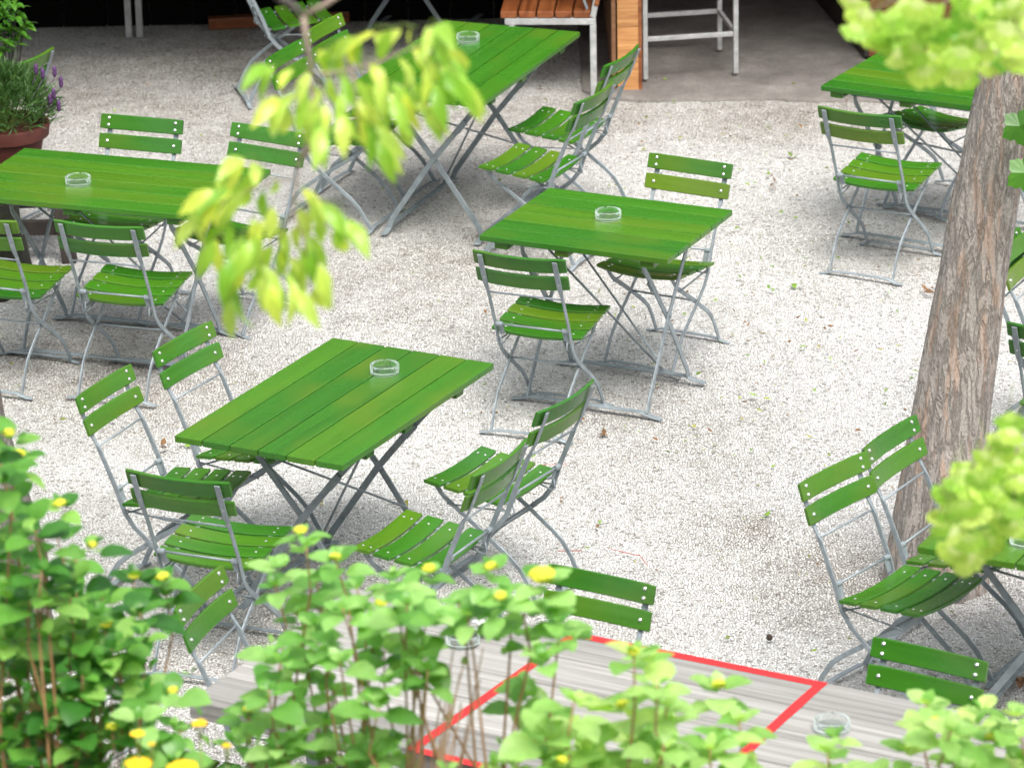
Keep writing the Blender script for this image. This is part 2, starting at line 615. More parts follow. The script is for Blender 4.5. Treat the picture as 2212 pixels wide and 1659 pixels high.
VINE = leafmat('dark_leaf', [(0.035, 0.12, 0.012), (0.06, 0.19, 0.02), (0.09, 0.24, 0.02)], 0.3, 0.4)
NEEDLE = leafmat('needle_leaf', [(0.03, 0.085, 0.02), (0.05, 0.12, 0.03), (0.08, 0.17, 0.045)], 0.25, 0.5)
LITTER = leafmat('fallen_leaf', [(0.10, 0.055, 0.025), (0.20, 0.10, 0.04), (0.10, 0.20, 0.02), (0.20, 0.32, 0.04), (0.30, 0.26, 0.05)], 0.2, 0.7, (1, 1, 1))
mc, t_, bs_, ns_, ls_ = newmat('concrete')
mp_ = texco(ns_, ls_)
g_ = nz(ns_, ls_, mp_, 3.5, 6, 0.65)
g2_ = nz(ns_, ls_, mp_, 60, 4, 0.6)
r_ = ramp(ns_, [(0.3, (0.11, 0.10, 0.092)), (0.55, (0.185, 0.17, 0.157)), (0.75, (0.28, 0.262, 0.245))])
ls_.new(g_.outputs[0], r_.inputs[0])
r2_ = ramp(ns_, [(0.3, (0.75, 0.75, 0.75)), (0.7, (1.1, 1.1, 1.1))])
ls_.new(g2_.outputs[0], r2_.inputs[0])
ls_.new(mixc(ns_, ls_, 1.0, r_.outputs[0], r2_.outputs[0], 'MULTIPLY'), bs_.inputs['Base Color'])
bs_.inputs['Roughness'].default_value = 0.85
bump(ns_, ls_, bs_, g2_.outputs[0], 0.3, 0.004)
CONC = mc

# ------------------------------------------------------------------ ground
b = MB()
NX, NY = 160, 200
X0, X1, Y0, Y1 = -60.0, 60.0, -60.0, 120.0


def gx(i, n, a, c, lo, hi):
    t = i / n
    if t < 0.2:
        return a + (lo - a) * t / 0.2
    if t > 0.8:
        return hi + (c - hi) * (t - 0.8) / 0.2
    return lo + (hi - lo) * (t - 0.2) / 0.6


for j in range(NY + 1):
    y = gx(j, NY, Y0, Y1, 10.0, 24.0)
    for i in range(NX + 1):
        x = gx(i, NX, X0, X1, -4.0, 4.0)
        z = 0.018 * (noise.noise(Vector((x * 1.3, y * 1.3, 0))) - 0.3) if 9 < y < 21 and abs(x) < 4 else -0.006
        b.v.append((x, y, min(z, 0.004)))
for j in range(NY):
    for i in range(NX):
        a = j * (NX + 1) + i
        b.f.append((a, a + 1, a + NX + 2, a + NX + 1))
        b.m.append(0)
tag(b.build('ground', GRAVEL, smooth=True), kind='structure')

# concrete apron in front of the pavilion bar
b = MB()
edge = []
for k in range(121):
    x = 0.40 + k * 0.05
    y = 20.80 + 0.16 * noise.noise(Vector((x * 1.1, 7, 0))) + 0.03 * noise.noise(Vector((x * 9, 1, 0))) + 0.05 * math.sin(x * 2.1) + 0.05 * noise.noise(Vector((x * 2.5, 3, 0))) - 0.02 * x
    if x < 0.8:
        y += (0.8 - x) ** 2 * 1.2
    edge.append((x, y))
n = len(edge)
for (x, y) in edge:
    b.v += [(x, y, -0.03), (x, y + 0.01, 0.006), (x, y + 0.05, 0.012), (x, 29.0, 0.03)]
for k in range(n - 1):
    for q in range(3):
        a = k * 4 + q
        b.f.append((a, a + 4, a + 5, a + 1))
        b.m.append(0)
tag(b.build('paved_floor', CONC), kind='structure')


# ------------------------------------------------------------------ pavilion
pav = empty('pavilion', (0, 22, 0))
tag(pav, 'dark open sided pavilion with unseen flat roof at the back of the garden', 'pavilion')


def part(bm, name, mat, parent, **k):
    o = bm.build(name, mat, parent, **k)
    o.matrix_parent_inverse = parent.matrix_world.inverted() if False else Matrix.Translation(-Vector(parent.location)) if parent.rotation_euler[2] == 0 else o.matrix_parent_inverse
    return o


b = MB()
b.box((-6.0, 24.9, 2.25), (12.9, 9.2, 0.16))
b.box((6.0, 24.90, 2.25), (11.08, 9.2, 0.16))
part(b, 'roof', ROOFM, pav)  # out of view; front edge set forward to shade the back gravel
b = MB()
for k in range(5):
    b.box((-6.0, 21.22, 0.99 + k * 0.245), (12.9, 0.03, 0.24))
    b.box((6.0, 21.36, 1.26 + k * 0.19), (11.08, 0.03, 0.185))
part(b, 'shade_screen', DARKWOOD, pav)  # added unseen boards that sharpen the shade on the back gravel
b = MB()
for k in range(43):
    b.box((-9.78 + k * 0.24, 22.56, 1.08), (0.232, 0.05, 2.16))
part(b, 'wall', SHADE_BLACK, pav, bevel=0.004)  # black boards stand in for the deep shade of the interior
b = MB()
b.box((0, 29.6, 1.08), (22, 0.1, 2.16))
part(b, 'rear_wall', SHADE_BLACK, pav)
for px in (-2.075, -2.015):
    b = MB()
    b.box((px, 22.31, 1.085), (0.035, 0.05, 2.17))
    part(b, 'post', METAL_L, pav, bevel=0.004)
for px in (-5.6, 5.6):
    b = MB()
    b.box((px, 22.31, 1.085), (0.08, 0.08, 2.17))
    part(b, 'post', METAL_L, pav, bevel=0.004)

# unseen houses: rear one added to cut sky reflections, near one sized to block sky
def house(name, label, y, face, mat, h=11.0):
    r = empty(name, (0, y, 0))
    tag(r, label, 'house', 'houses round the garden')
    hb = MB()
    hb.box((0, -face * 4.0, h / 2), (44, 8.0, h))
    hb.build('wall', mat, r)
    hb = MB()
    hb.box((0, -face * 4.0, h + 0.15), (45, 9.0, 0.3))
    hb.build('roof', ROOFM, r)
    for fl in range(3 if h > 9 else 2):
        for k in range(9):
            wb = MB()
            wb.box((-18 + k * 4.5, face * 0.03, 2.6 + fl * 3.1 + 0.8), (1.3, 0.06, 1.7))
            wb.build('window', PANE, r, bevel=0.01)
    return r


PANE = simple('window_pane', (0.03, 0.035, 0.04), 0.1, 0, 0.1, 3, 0)
PLAST = simple('dark_plaster', (0.10, 0.085, 0.065), 0.9, 0, 0.2, 3)
PLAST2 = simple('brick_plaster', (0.16, 0.12, 0.09), 0.9, 0, 0.2, 3)
house('house', 'added unseen dark plastered house beyond the pavilion roof', 31.0, -1, PLAST, 10.0)
house('house', 'unseen brown plastered house on the near side of the garden', -1.5, 1, PLAST2, 11.5)

# low timber sill at the edge of the deep shade
b = MB()
p0, p1 = gz(450, 66), gz(560, 60)
dv = (p1 - p0).normalized()
b.bar([p0 + Vector((0, .04, .03)), p1 + dv * 0.5 + Vector((0, .04, .03))], 0.08, 0.06, (dv.y, -dv.x, 0))
tag(b.build('timber_sill', BROWNWOOD, bevel=0.004), 'low brown timber sill lying on the gravel before the deep shade', 'timber')

# ------------------------------------------------------------------ folding chair
HB, HS = 0.201, 0.199


def slat_verts(mb, half, prof, sag, n=10, mi=0, w=0.068, th=0.016, axis='seat', bulge=0.0):
    """one wooden slat bent along x: prof gives centre point and frame vectors"""
    c, along, nrm = prof
    vs = []
    rr = 0.003
    sec = [(-w / 2 + rr, -th / 2), (w / 2 - rr, -th / 2), (w / 2, -th / 2 + rr), (w / 2, th / 2 - rr), (w / 2 - rr, th / 2), (-w / 2 + rr, th / 2), (-w / 2, th / 2 - rr), (-w / 2, -th / 2 + rr)]
    m = len(sec)
    for i in range(n + 1):
        t = -1 + 2 * i / n
        x = t * half
        d = sag * (1 - t * t)
        e = 1.0
        if i in (0, n):
            e = 0.93
        for (p, q) in sec:
            vs.append(c + Vector((x, 0, 0)) + along * p * e + nrm * (q * (0.8 if e < 1 else 1) - d))
    fs = []
    for i in range(n):
        for k in range(m):
            a = i * m + k
            b2 = i * m + (k + 1) % m
            fs.append((a, a + m, b2 + m, b2))
    fs.append(tuple(range(m)))
    fs.append(tuple(range(n * m + m - 1, n * m - 1, -1)))
    mb.add(vs, fs, mi)


def make_chair():
    root = empty('folding_chair')
    # seat
    s0, s1 = Vector((0, -0.142, 0.418)), Vector((0, 0.190, 0.450))
    al = (s1 - s0).normalized()
    nr = Vector((0, -al.z, al.y))
    mb = MB()
    W = 0.0735
    for k in range(4):
        c = s0 + al * (W / 2 + k * (W + 0.0135)) - nr * 0.008
        slat_verts(mb, HS, (c, al, nr), 0.017, w=W)
    for k in range(4):
        c = s0 + al * (W / 2 + k * (W + 0.0135)) - nr * 0.0045
        for sx in (-1, 1):
            offs = (-0.016, 0.016) if k == 3 else (0.0,)
            for of in offs:
                mb.dome(c + Vector((sx * 0.150, 0, 0)) + al * of + nr * (0.003 - 0.0045 * 1.6), 0.0062, nr, 0.55, 10, 1)
    mb.build('seat', [WOOD, RIVET], root, smooth=False)
    # backrest
    t0, t1 = Vector((0, -0.313, 0.807)), Vector((0, -0.262, 0.660))
    ab = (t0 - t1).normalized()
    nb = Vector((0, ab.z, -ab.y))          # forward
    mb = MB()
    W2 = 0.068
    for c in (t1 + ab * (W2 / 2), t0 - ab * (W2 / 2)):
        slat_verts(mb, HB, (c - nb * 0.0, ab, nb), 0.020, w=W2, th=0.014)
    for (f_, offs) in ((0, (0.0,)), (1, (-0.016, 0.016))):
        c = (t1 + ab * (W2 / 2)) if f_ == 0 else (t0 - ab * (W2 / 2))
        for sx in (-1, 1):
            for of in offs:
                pp = c + Vector((sx * 0.163, 0, 0)) + ab * of
                mb.dome(pp + nb * 0.0005, 0.0072, nb, 0.7, 10, 1)
                mb.dome(pp - nb * 0.0185, 0.0045, -nb, 0.7, 8, 1)
    mb.build('backrest', [WOOD, RIVET], root)
    prof = [(-0.332, 0.795), (-0.300, 0.715), (-0.278, 0.662), (-0.258, 0.625), (-0.243, 0.595), (-0.181, 0.45), (-0.150, 0.36), (-0.112, 0.31), (-0.055, 0.262), (0.085, 0.155), (0.130, 0.11), (0.160, 0.06), (0.190, 0.012)]
    for sx in (-1, 1):
        X = sx * 0.163
        mb = MB()
        # flat back part facing rearwards, twisting to stand on edge lower down
        pts = [Vector((X, y, z)) for (y, z) in prof]
        # upper section, wide along x
        mb.bar([p - Vector((0, 0.002, 0)) for p in pts[:3]] + [pts[3]], [0.022, 0.024, 0.022, 0.014], [0.005, 0.005, 0.006, 0.009], (1, 0, 0))
        mb.bar(pts[3:], [0.014, 0.0075] + [0.006] * 8, [0.009, 0.018] + [0.020] * 8, (1, 0, 0))
        mb.build('back_post', METAL, root, bevel=0.0015, segs=1)
        mb = MB()
        X2 = sx * 0.150
        lp = [(0.178, 0.432), (0.130, 0.376), (-0.050, 0.258), (-0.150, 0.188), (-0.195, 0.150), (-0.232, 0.095), (-0.272, 0.012)]
        mb.bar([(X2 + sx * 0.004, y, z) for (y, z) in lp], 0.006, 0.019, (1, 0, 0))
        mb.build('leg', METAL, root, bevel=0.0015, segs=1)
        mb = MB()
        mb.bar([(sx * 0.146, -0.15, 0.399), (sx * 0.146, 0.185, 0.432)], 0.018, 0.006, (1, 0, 0))
        mb.build('seat_rail', METAL, root)
        mb = MB()
        mb.tube([(sx * 0.158, -0.152, 0.372), (sx * 0.158, 0.115, 0.352)], 0.0035, 6)
        # hook under the hinge
        mb.tube([(sx * 0.146, -0.165, 0.40), (sx * 0.146, -0.172, 0.365), (sx * 0.146, -0.16, 0.352), (sx * 0.135, -0.10, 0.375), (sx * 0.13, -0.05, 0.395)], 0.0035, 6)
        mb.build('side_link', METAL, root, smooth=True)
        mb = MB()
        mb.tube([(sx * 0.160, -0.181, 0.449), (sx * 0.132, -0.181, 0.449)], 0.011, 12)
        mb.box((sx * 0.142, -0.170, 0.423), (0.022, 0.007, 0.045), Matrix.Rotation(R(18), 3, 'X'))
        mb.build('hinge', METAL, root, smooth=False, bevel=0.0015)
    for (y, z, hx, rr, hn) in ((-0.252, 0.610, 0.163, 0.0042, 0), (-0.181, 0.449, 0.15, 0.0045, 0), (-0.053, 0.260, 0.160, 0.0048, 0)):
        mb = MB()
        mb.tube([(-hx, y, z), (hx, y, z)], rr, 8)
        mb.build('cross_rod', METAL, root, smooth=True)
    for (y, hx) in ((-0.275, 0.205), (0.190, 0.205)):
        mb = MB()
        pts = [(-hx, y, 0.002), (-hx + 0.03, y, 0.006), (-hx + 0.075, y, 0.020), (0, y, 0.022), (hx - 0.075, y, 0.020), (hx - 0.03, y, 0.006), (hx, y, 0.002)]
        mb.bar(pts, 0.020, 0.006, (0, 1, 0))
        mb.build('foot_bar', METAL, root, bevel=0.0015, segs=1)
    return root


G_CH = 'green slatted folding chairs set around the garden tables'
chairs = [
    (0.158, 16.251, -0.396, 'folding chair seen from behind at the near left side of the middle small table'),
    (0.637, 16.953, 2.623, 'folding chair facing the camera behind the right half of the middle small table'),
    (1.721, 18.168, -0.490, 'folding chair seen from behind in front of the table beside the tree trunk'),
    (-1.238, 14.445, -2.012, 'leftmost chair at the large front table, nearer one on its left long side'),
    (-0.988, 14.904, -2.089, 'farther of the two chairs on the left long side of the large front table'),
    (-1.060, 13.889, -0.386, 'chair seen from behind at the near left corner of the large front table'),
    (-0.069, 14.490, 1.009, 'farther of the two chairs on the right side of the large front table'),
    (-0.323, 13.866, 1.078, 'nearer chair right of the large front table, seat just above the shrub leaves'),
    (0.125, 18.425, 1.094, 'nearer of two chairs right of the rear long table, just behind the middle small table'),
    (0.262, 19.02, 1.130, 'farther of two chairs right of the rear long table, near the orange plank partition'),
    (-0.760, 18.98, -1.976, 'nearer of two chairs left of the rear long table, mostly behind lime leaves'),
    (-0.598, 19.43, -1.994, 'farther of two chairs left of the rear long table, diagonal back slat above the leaves'),
    (-1.742, 17.727, 2.793, 'chair facing the camera behind the middle of the left table'),
    (-1.218, 17.542, 2.590, 'chair facing the camera behind the left table, crossed by a grey twig'),
    (-1.603, 16.781, -0.324, 'chair seen from behind in front of the left table, the whole back visible'),
    (-2.126, 16.900, -0.358, 'chair seen from behind in front of the left table, cut by the left picture edge'),
    (1.350, 13.350, -2.27, 'lower right chair with its whole seat visible, tucked to the table by the tree'),
    (1.604, 13.719, -2.140, 'chair directly before the foot of the tree trunk, half behind another chair back'),
    (1.127, 11.717, 2.571, 'bright green chair back behind the right end of the weathered table with red tape'),
    (0.122, 12.366, 2.597, 'chair back with an olive lower slat behind the weathered table, beside a yellow flower'),
    (-0.745, 12.493, -1.901, 'chair at the left end of the weathered table, its tilted back framed by shrub leaves'),
    (-1.152, 11.941, -2.190, 'chair almost hidden in the lower left shrub, only rivets and slat ends showing'),
    (-1.113, 21.123, -1.325, 'chair seen side on at the top of the picture before the deep pavilion shade'),
    (2.044, 19.026, 2.400, 'chair behind the table by the tree, its back hidden by ginkgo leaves'),
]
p_ = at(116, 101, 20.0)


def solve_chair(feat, uv, z, yaw):
    p = gz(uv[0], uv[1], z)
    c, s = math.cos(yaw), math.sin(yaw)
    return (p.x - feat[0] * c + feat[1] * s, p.y - feat[0] * s - feat[1] * c, yaw)


c1 = solve_chair((HB, -0.313), (116, 101), 0.807, 1.05)
chairs.append(c1 + ('chair back with one green rim poking up behind the potted lavender',))
c1 = solve_chair((-HB, -0.313), (2200, 489), 0.807, -2.05)
chairs.append(c1 + ('chair right of the tree trunk showing just the rounded slat end beside the bark',))
c1 = solve_chair((HB, -0.262), (2181, 629), 0.660, -2.05)
chairs.append(c1 + ('chair cut by the right picture edge with a metal post showing below its slat',))
c1 = solve_chair((-HB, -0.313), (2174.5, 693.6), 0.807, -0.45)
chairs.append(c1 + ('chair seen from behind cut by the right picture edge, above the hanging ginkgo leaves',))

proto = make_chair()
for i, (x, y, yw, lb) in enumerate(chairs):
    o = proto if i == 0 else copy_tree(proto)
    o.location = (x, y, 0)
    o.rotation_euler = (0, 0, yw)
    tag(o, lb, 'chair', G_CH)


# ------------------------------------------------------------------ folding tables
def make_table(L, sep, W=0.70, n=6):
    root = empty('garden_table')
    mb = MB()
    pw = (W - 0.006 * (n - 1)) / n
    for k in range(n):
        b0 = -W / 2 + k * (pw + 0.006)
        mb.box((0, b0 + pw / 2, 0.75 - 0.0125), (L, pw, 0.025))
    mb.build('tabletop', WOOD, root, bevel=0.003)
    for a in (-sep / 2 - 0.06, -0.06, sep / 2 + 0.05):
        mb = MB()
        mb.box((a, 0, 0.709), (0.06, W - 0.035, 0.030))
        mb.build('cleat', WOOD, root, bevel=0.003)
    mb = MB()
    for sy in (-1, 1):
        mb.box((0, sy * 0.235, 0.690), (sep + 0.05, 0.022, 0.006))
    mb.build('under_frame', METAL, root)
    H = 0.236
    for e in (-1, 1):
        for sy in (-1, 1):
            mb = MB()
            a = e * sep / 2 + sy * 0.006
            pts = [(a, sy * 0.245, 0.695), (a, sy * 0.235, 0.655), (a, sy * 0.185, 0.60), (a, 0, 0.377), (a, -sy * 0.215, 0.07), (a, -sy * H, 0.02)]
            mb.bar(pts, 0.007, 0.026, (1, 0, 0))
            if sy > 0:
                mb.tube([(a - 0.004 * 0, 0, 0.377), (a - 0.016 * 1, 0, 0.377)], 0.009, 10)
                mb.tube([(a, 0, 0.377), (a + 0.012, 0, 0.377)], 0.009, 10)
            mb.build('leg', METAL, root, bevel=0.0015, segs=1)
        mb = MB()
        sy = -1
        a = e * sep / 2 + sy * 0.013
        mb.box((a, sy * 0.148, 0.552), (0.006, 0.030, 0.07), Matrix.Rotation(R(-40 * sy), 3, 'X'))
        mb.build('lock_plate', METAL, root, bevel=0.0015)
    for sy in (-1, 1):
        mb = MB()
        h = sep / 2 + 0.03
        pts = [(-h - 0.04, sy * H, 0.004), (-h, sy * H, 0.010), (-h + 0.05, sy * H, 0.026), (h - 0.05, sy * H, 0.026), (h, sy * H, 0.010), (h + 0.04, sy * H, 0.004)]
        mb.bar(pts, 0.030, 0.006, (0, 1, 0))
        mb.build('foot_bar', METAL, root, bevel=0.0015, segs=1)
    mb = MB()
    mb.tube([(-sep / 2, 0.20, 0.615), (sep / 2, -0.12, 0.23)], 0.0045, 6)
    mb.build('stay_rod', METAL, root, smooth=True)
    mb = MB()
    mb.tube([(-sep / 2 + 0.10, -0.24, 0.70), (sep * 0.28, 0.215, 0.05)], 0.005, 6)
    mb.build('stay_rod', METAL, root, smooth=True)
    return root


G_TB = 'green plank folding tables with crossed steel legs'
tables = [
    (-0.647, 14.488, 1.087, 1.162, 0.577, 'large green table in the foreground, planks running away, glass ashtray on it'),
    (-0.199, 19.044, 1.189, 1.273, 0.790, 'green table at the top middle partly covered by lime leaves'),
    (0.408, 16.528, -0.442, 0.845, 0.544, 'small green table in the middle of the gravel with an ashtray at its centre'),
    (-1.703, 17.236, -0.340, 1.180, 0.742, 'green table at the left edge in front of the terracotta pot'),
    (2.037, 18.561, -0.524, 0.954, 0.695, 'green table at the upper right behind the tree trunk, under ginkgo leaves'),
    (1.926, 13.301, 1.089, 1.150, 0.690, 'green table corner at the right edge before the foot of the tree'),
    (-0.42, 23.0 - 0.55, 1.189, 1.0, 0.60, 'table at the top edge of which only crossed grey legs show against black'),
]
for (x, y, yw, L, sep, lb) in tables:
    o = make_table(L, sep)
    o.location = (x, y, 0)
    o.rotation_euler = (0, 0, yw)
    tag(o, lb, 'table', G_TB)

# ------------------------------------------------------------------ ashtrays
ab_ = MB()
N = 60
prof = [(0.0001, 0.0), (0.050, 0.0), (0.0545, 0.003), (0.0555, 0.009), (0.0545, 0.011), (0.0555, 0.013), (0.0550, 0.034), (0.0530, 0.036), (0.0490, 0.0355), (0.0470, 0.033), (0.0455, 0.012), (0.038, 0.0085), (0.0001, 0.0075)]
notch = [math.pi / 2 + 0.1 + k * 2 * math.pi / 3 for k in range(3)]
for (r, z) in prof:
    for k in range(N):
        t = 2 * math.pi * k / N
        dz = 0
        if z > 0.03:
            for q in notch:
                dd = abs((t - q + math.pi) % (2 * math.pi) - math.pi)
                if dd < 0.10:
                    dz = -0.011
        ab_.v.append((r * math.cos(t), r * math.sin(t), z + dz))
for j in range(len(prof) - 1):
    for k in range(N):
        a = j * N + k
        c = j * N + (k + 1) % N
        ab_.f.append((a, c, c + N, a + N))
        ab_.m.append(0)
ash = ab_.build('ashtray', GLASS, smooth=True)
es = ash.modifiers.new('split', 'EDGE_SPLIT')
es.split_angle = R(50)
ashes = [
    (831, 800, 'clear glass ashtray on the large green table in the foreground'),
    (1011, 85, 'clear glass ashtray on the green table at the top middle'),
    (1314, 467, 'clear glass ashtray on the small green table in the middle'),
    (169, 393, 'clear glass ashtray on the green table at the left edge'),
    (2005, 151, 'clear glass ashtray on the green table behind the tree trunk'),
    (2216, 1168, 'clear glass ashtray cut by the right edge on the table before the tree foot'),
    (1797, 1570, 'blurred glass ashtray on the weathered wooden table right of the red tape'),
    (1000, 1385, 'glass ashtray with white paper slips on the left part of the weathered table'),
]
for i, (u, v, lb) in enumerate(ashes):
    o = ash if i == 0 else copy_tree(ash)
    z = 0.7505
    p = gz(u, v, z + 0.010)
    o.location = (p.x, p.y, z + (0.0 if i < 6 else 0.002))
    o.rotation_euler = (0, 0, random.uniform(-0.25, 0.25))
    tag(o, lb, 'ashtray', 'round glass ashtrays on the tables')

# ------------------------------------------------------------------ weathered table with red tape
pA = gz(409, 1511, 0.75)
pB = gz(762, 1268, 0.75)
pC = gz(1785, 1474, 0.75)
ex = (pC - pB).normalized()
ey = Vector((-ex.y, ex.x, 0))
wid = (pB - pA).dot(ey)
yawU = math.atan2(ex.y, ex.x)
LU = 2.75
org = pB - ey * wid
bt = empty('wooden_table', (org.x, org.y, 0), yawU)
tag(bt, 'large weathered grey wooden table marked with a red tape rectangle', 'table')
mb = MB()
npl = 5
pw = (wid - 0.004 * (npl - 1)) / npl
for k in range(npl):
    mb.box((LU / 2, k * (pw + 0.004) + pw / 2, 0.75 - 0.031), (LU - 0.004 * (k % 2), pw, 0.062))
mb.build('tabletop', OLDWOOD, bt, bevel=0.004)
for lx in (0.35, LU - 0.35):
    for sy in (0.14, wid - 0.14):
        mb = MB()
        mb.bar([(lx, sy, 0.688), (lx + (0.1 if lx < 1 else -0.1), sy, 0.0)], 0.045, 0.045, (0, 1, 0))
        mb.build('leg', METAL, bt, bevel=0.004)
mb = MB()
mb.box((LU / 2, wid / 2, 0.668), (LU - 0.6, 0.06, 0.04))
mb.build('beam', METAL, bt)


def loc_u(u, v):
    p = gz(u, v, 0.75)
    d = p - org
    return d.dot(ex), d.dot(ey)


def strip(points, name='tape_strip'):
    mb2 = MB()
    (x0, y0), (x1, y1), hw = points
    d = Vector((x1 - x0, y1 - y0, 0)).normalized()
    q = Vector((-d.y, d.x, 0)) * hw
    a, c = Vector((x0, y0, 0.7515)), Vector((x1, y1, 0.7515))
    nn = 14
    q0 = q
    vs, fs = [], []
    for i in range(nn + 1):
        m_ = a.lerp(c, i / nn)
        q = q0 * (1 + 0.10 * noise.noise(Vector((i * 0.9, x0 * 5, y1 * 5))))
        vs += [m_ - q, m_ + q, m_ - q + Vector((0, 0, .0008)), m_ + q + Vector((0, 0, .0008))]
    for i in range(nn):
        o_ = i * 4
        fs += [(o_ + 2, o_ + 6, o_ + 7, o_ + 3), (o_, o_ + 2, o_ + 3, o_ + 1), (o_, o_ + 4, o_ + 6, o_ + 2), (o_ + 1, o_ + 3, o_ + 7, o_ + 5)]
    mb2.add(vs, fs)
    return mb2.build(name, TAPE, bt)


P1 = loc_u(1232, 1378)      # far left corner
P2 = loc_u(1760, 1481)      # far right corner
P3 = loc_u(888, 1621)       # near left corner
P4 = loc_u(1560, 1668)      # on the right strip
hw = 0.017
yf = wid - 0.022
strip(((P1[0] - 0.03, yf), (P2[0] + 0.03, yf), 0.019))
strip(((P1[0], yf - 0.0195), (P3[0], P3[1]), hw))
dx = P4[0] - P2[0]
dy = P4[1] - P2[1]
strip(((P2[0] + 0.012, yf - 0.0195), (P2[0] + dx * 1.35, P2[1] + dy * 1.35), hw))
P5 = loc_u(1052, 1660)
k_ = (P5[1] - P3[1]) / (P5[0] - P3[0])
strip(((P3[0] + 0.02, P3[1] - 0.0 + 0.01), (P2[0] + dx * 1.33, P3[1] + k_ * (P2[0] + dx * 1.33 - P3[0])), hw))

# paper slips in the ashtray
for (u, v, rz, s_, lb) in ((1004, 1372, 0.3, 0.080, 'white paper slip standing in the ashtray on the weathered table'), (1040, 1366, -0.4, 0.062, 'small white paper slip right of the ashtray on the weathered table')):
    p = gz(u, v, 0.765)
    mb = MB()
    M3 = Matrix.Rotation(rz, 3, 'Z') @ Matrix.Rotation(R(-28), 3, 'X')
    for k in range(5):
        pass
    vs = []
    for i in range(6):
        for j in range(5):
            x = (i / 5 - .5) * s_ * 1.3
            y = (j / 4 - .5) * s_
            vs.append(M3 @ Vector((x, y, 0.012 * math.sin(i * 1.1) + 0.004 * j % 2)) + Vector((p.x, p.y, 0.785)))
    n0 = len(vs)
    vs += [q + Vector((0, 0, 0.0012)) for q in vs]
    fs = []
    for i in range(5):
        for j in range(4):
            a = i * 5 + j
            fs.append((a, a + 1, a + 6, a + 5))
            fs.append((a + n0, a + 5 + n0, a + 6 + n0, a + 1 + n0))
    mb.add(vs, fs)
    tag(mb.build('paper_slip', PAPER, smooth=True), lb, 'paper')


# ------------------------------------------------------------------ brown bench at the top
A0 = gz(1097, 47, 0.41)
A1 = gz(1281, 47, 0.41)
exb = (A1 - A0).normalized()
bw = (A1 - A0).length
dirb = Vector((-exb.y, exb.x, 0))
skew = Vector((-0.16, 1.0, 0)).normalized()
yb = math.atan2(exb.y, exb.x)
bench = empty('wooden_bench', (A0.x, A0.y, 0), math.atan2(-skew.x, skew.y) if False else yb)
tag(bench, 'brown varnished slat bench with pale angle steel frame at the top edge', 'bench')
mb = MB()
sw = (bw + 0.03) / 5
for k in range(5):
    mb.box((k * sw + sw / 2 - 0.04, 0.80, 0.450), (sw - 0.008, 1.64, 0.035))
mb.build('seat', plank_wood('bench_slat', (0.10, 0.028, 0.010), (0.20, 0.062, 0.020), (0.28, 0.10, 0.035), (26, 1.5, 26), 0.3), bench, bevel=0.004)
for y in (0.0, 1.6):
    mb = MB()
    mb.box((bw / 2, y, 0.413), (bw + 0.03, 0.035, 0.035))
    mb.build('frame_rail', METAL_L, bench, bevel=0.003)
    for x in (0.02, bw):
        mb = MB()
        mb.box((x, y, 0.197), (0.032, 0.032, 0.394))
        mb.build('leg', METAL_L, bench, bevel=0.003)
    mb = MB()
    mb.bar([(bw, y, 0.434), (bw + 0.10, y, 0.95)], 0.03, 0.03, (0, 1, 0))
    mb.build('back_post', METAL_L, bench, bevel=0.003)
mb = MB()
for k in range(3):
    mb.box((bw + 0.03 + k * 0.035, 0.80, 0.56 + k * 0.16), (0.025, 1.64, 0.13), Matrix.Rotation(R(11), 3, 'Y'))
mb.build('backrest', BROWNWOOD, bench, bevel=0.004)
mb = MB()
mb.bar([(bw - 0.03, 0.03, 0.468), (bw - 0.16, 0.03, 0.85)], 0.012, 0.012, (0, 1, 0))
mb.build('arm_stay', METAL, bench)

# ------------------------------------------------------------------ orange plank partition
q0 = gz(1331, 200, 0)
q1 = gz(1381, 199, 0)
part_ = empty('plank_partition', (q0.x, q0.y, 0), math.atan2((q1 - q0).y, (q1 - q0).x))
tag(part_, 'thick partition of orange pine boards beside the brown bench', 'partition')
pwid = (q1 - q0).length
mb = MB()
z = 0.0
i = 0
for hgt in (0.16, 0.19, 0.175, 0.19, 0.18, 0.19, 0.18):
    mb.box((pwid / 2 + 0.004, 0.012, z + hgt / 2), (pwid - 0.010, 0.022, hgt - 0.003))
    z += hgt
mb.build('end_boards', PINE, part_, bevel=0.002)
mb = MB()
mb.box((-0.010, 0.9, 0.64), (0.022, 1.8, 1.28))
mb.build('side_panel', plank_wood('brown_panel', (0.10, 0.045, 0.02), (0.16, 0.075, 0.035), (0.2, 0.1, 0.05), (2, 2, 30), 0.6), part_, bevel=0.002)
mb = MB()
mb.box((pwid + 0.006, 0.9, 0.64), (0.020, 1.8, 1.28))
mb.build('side_panel', BROWNWOOD, part_, bevel=0.002)

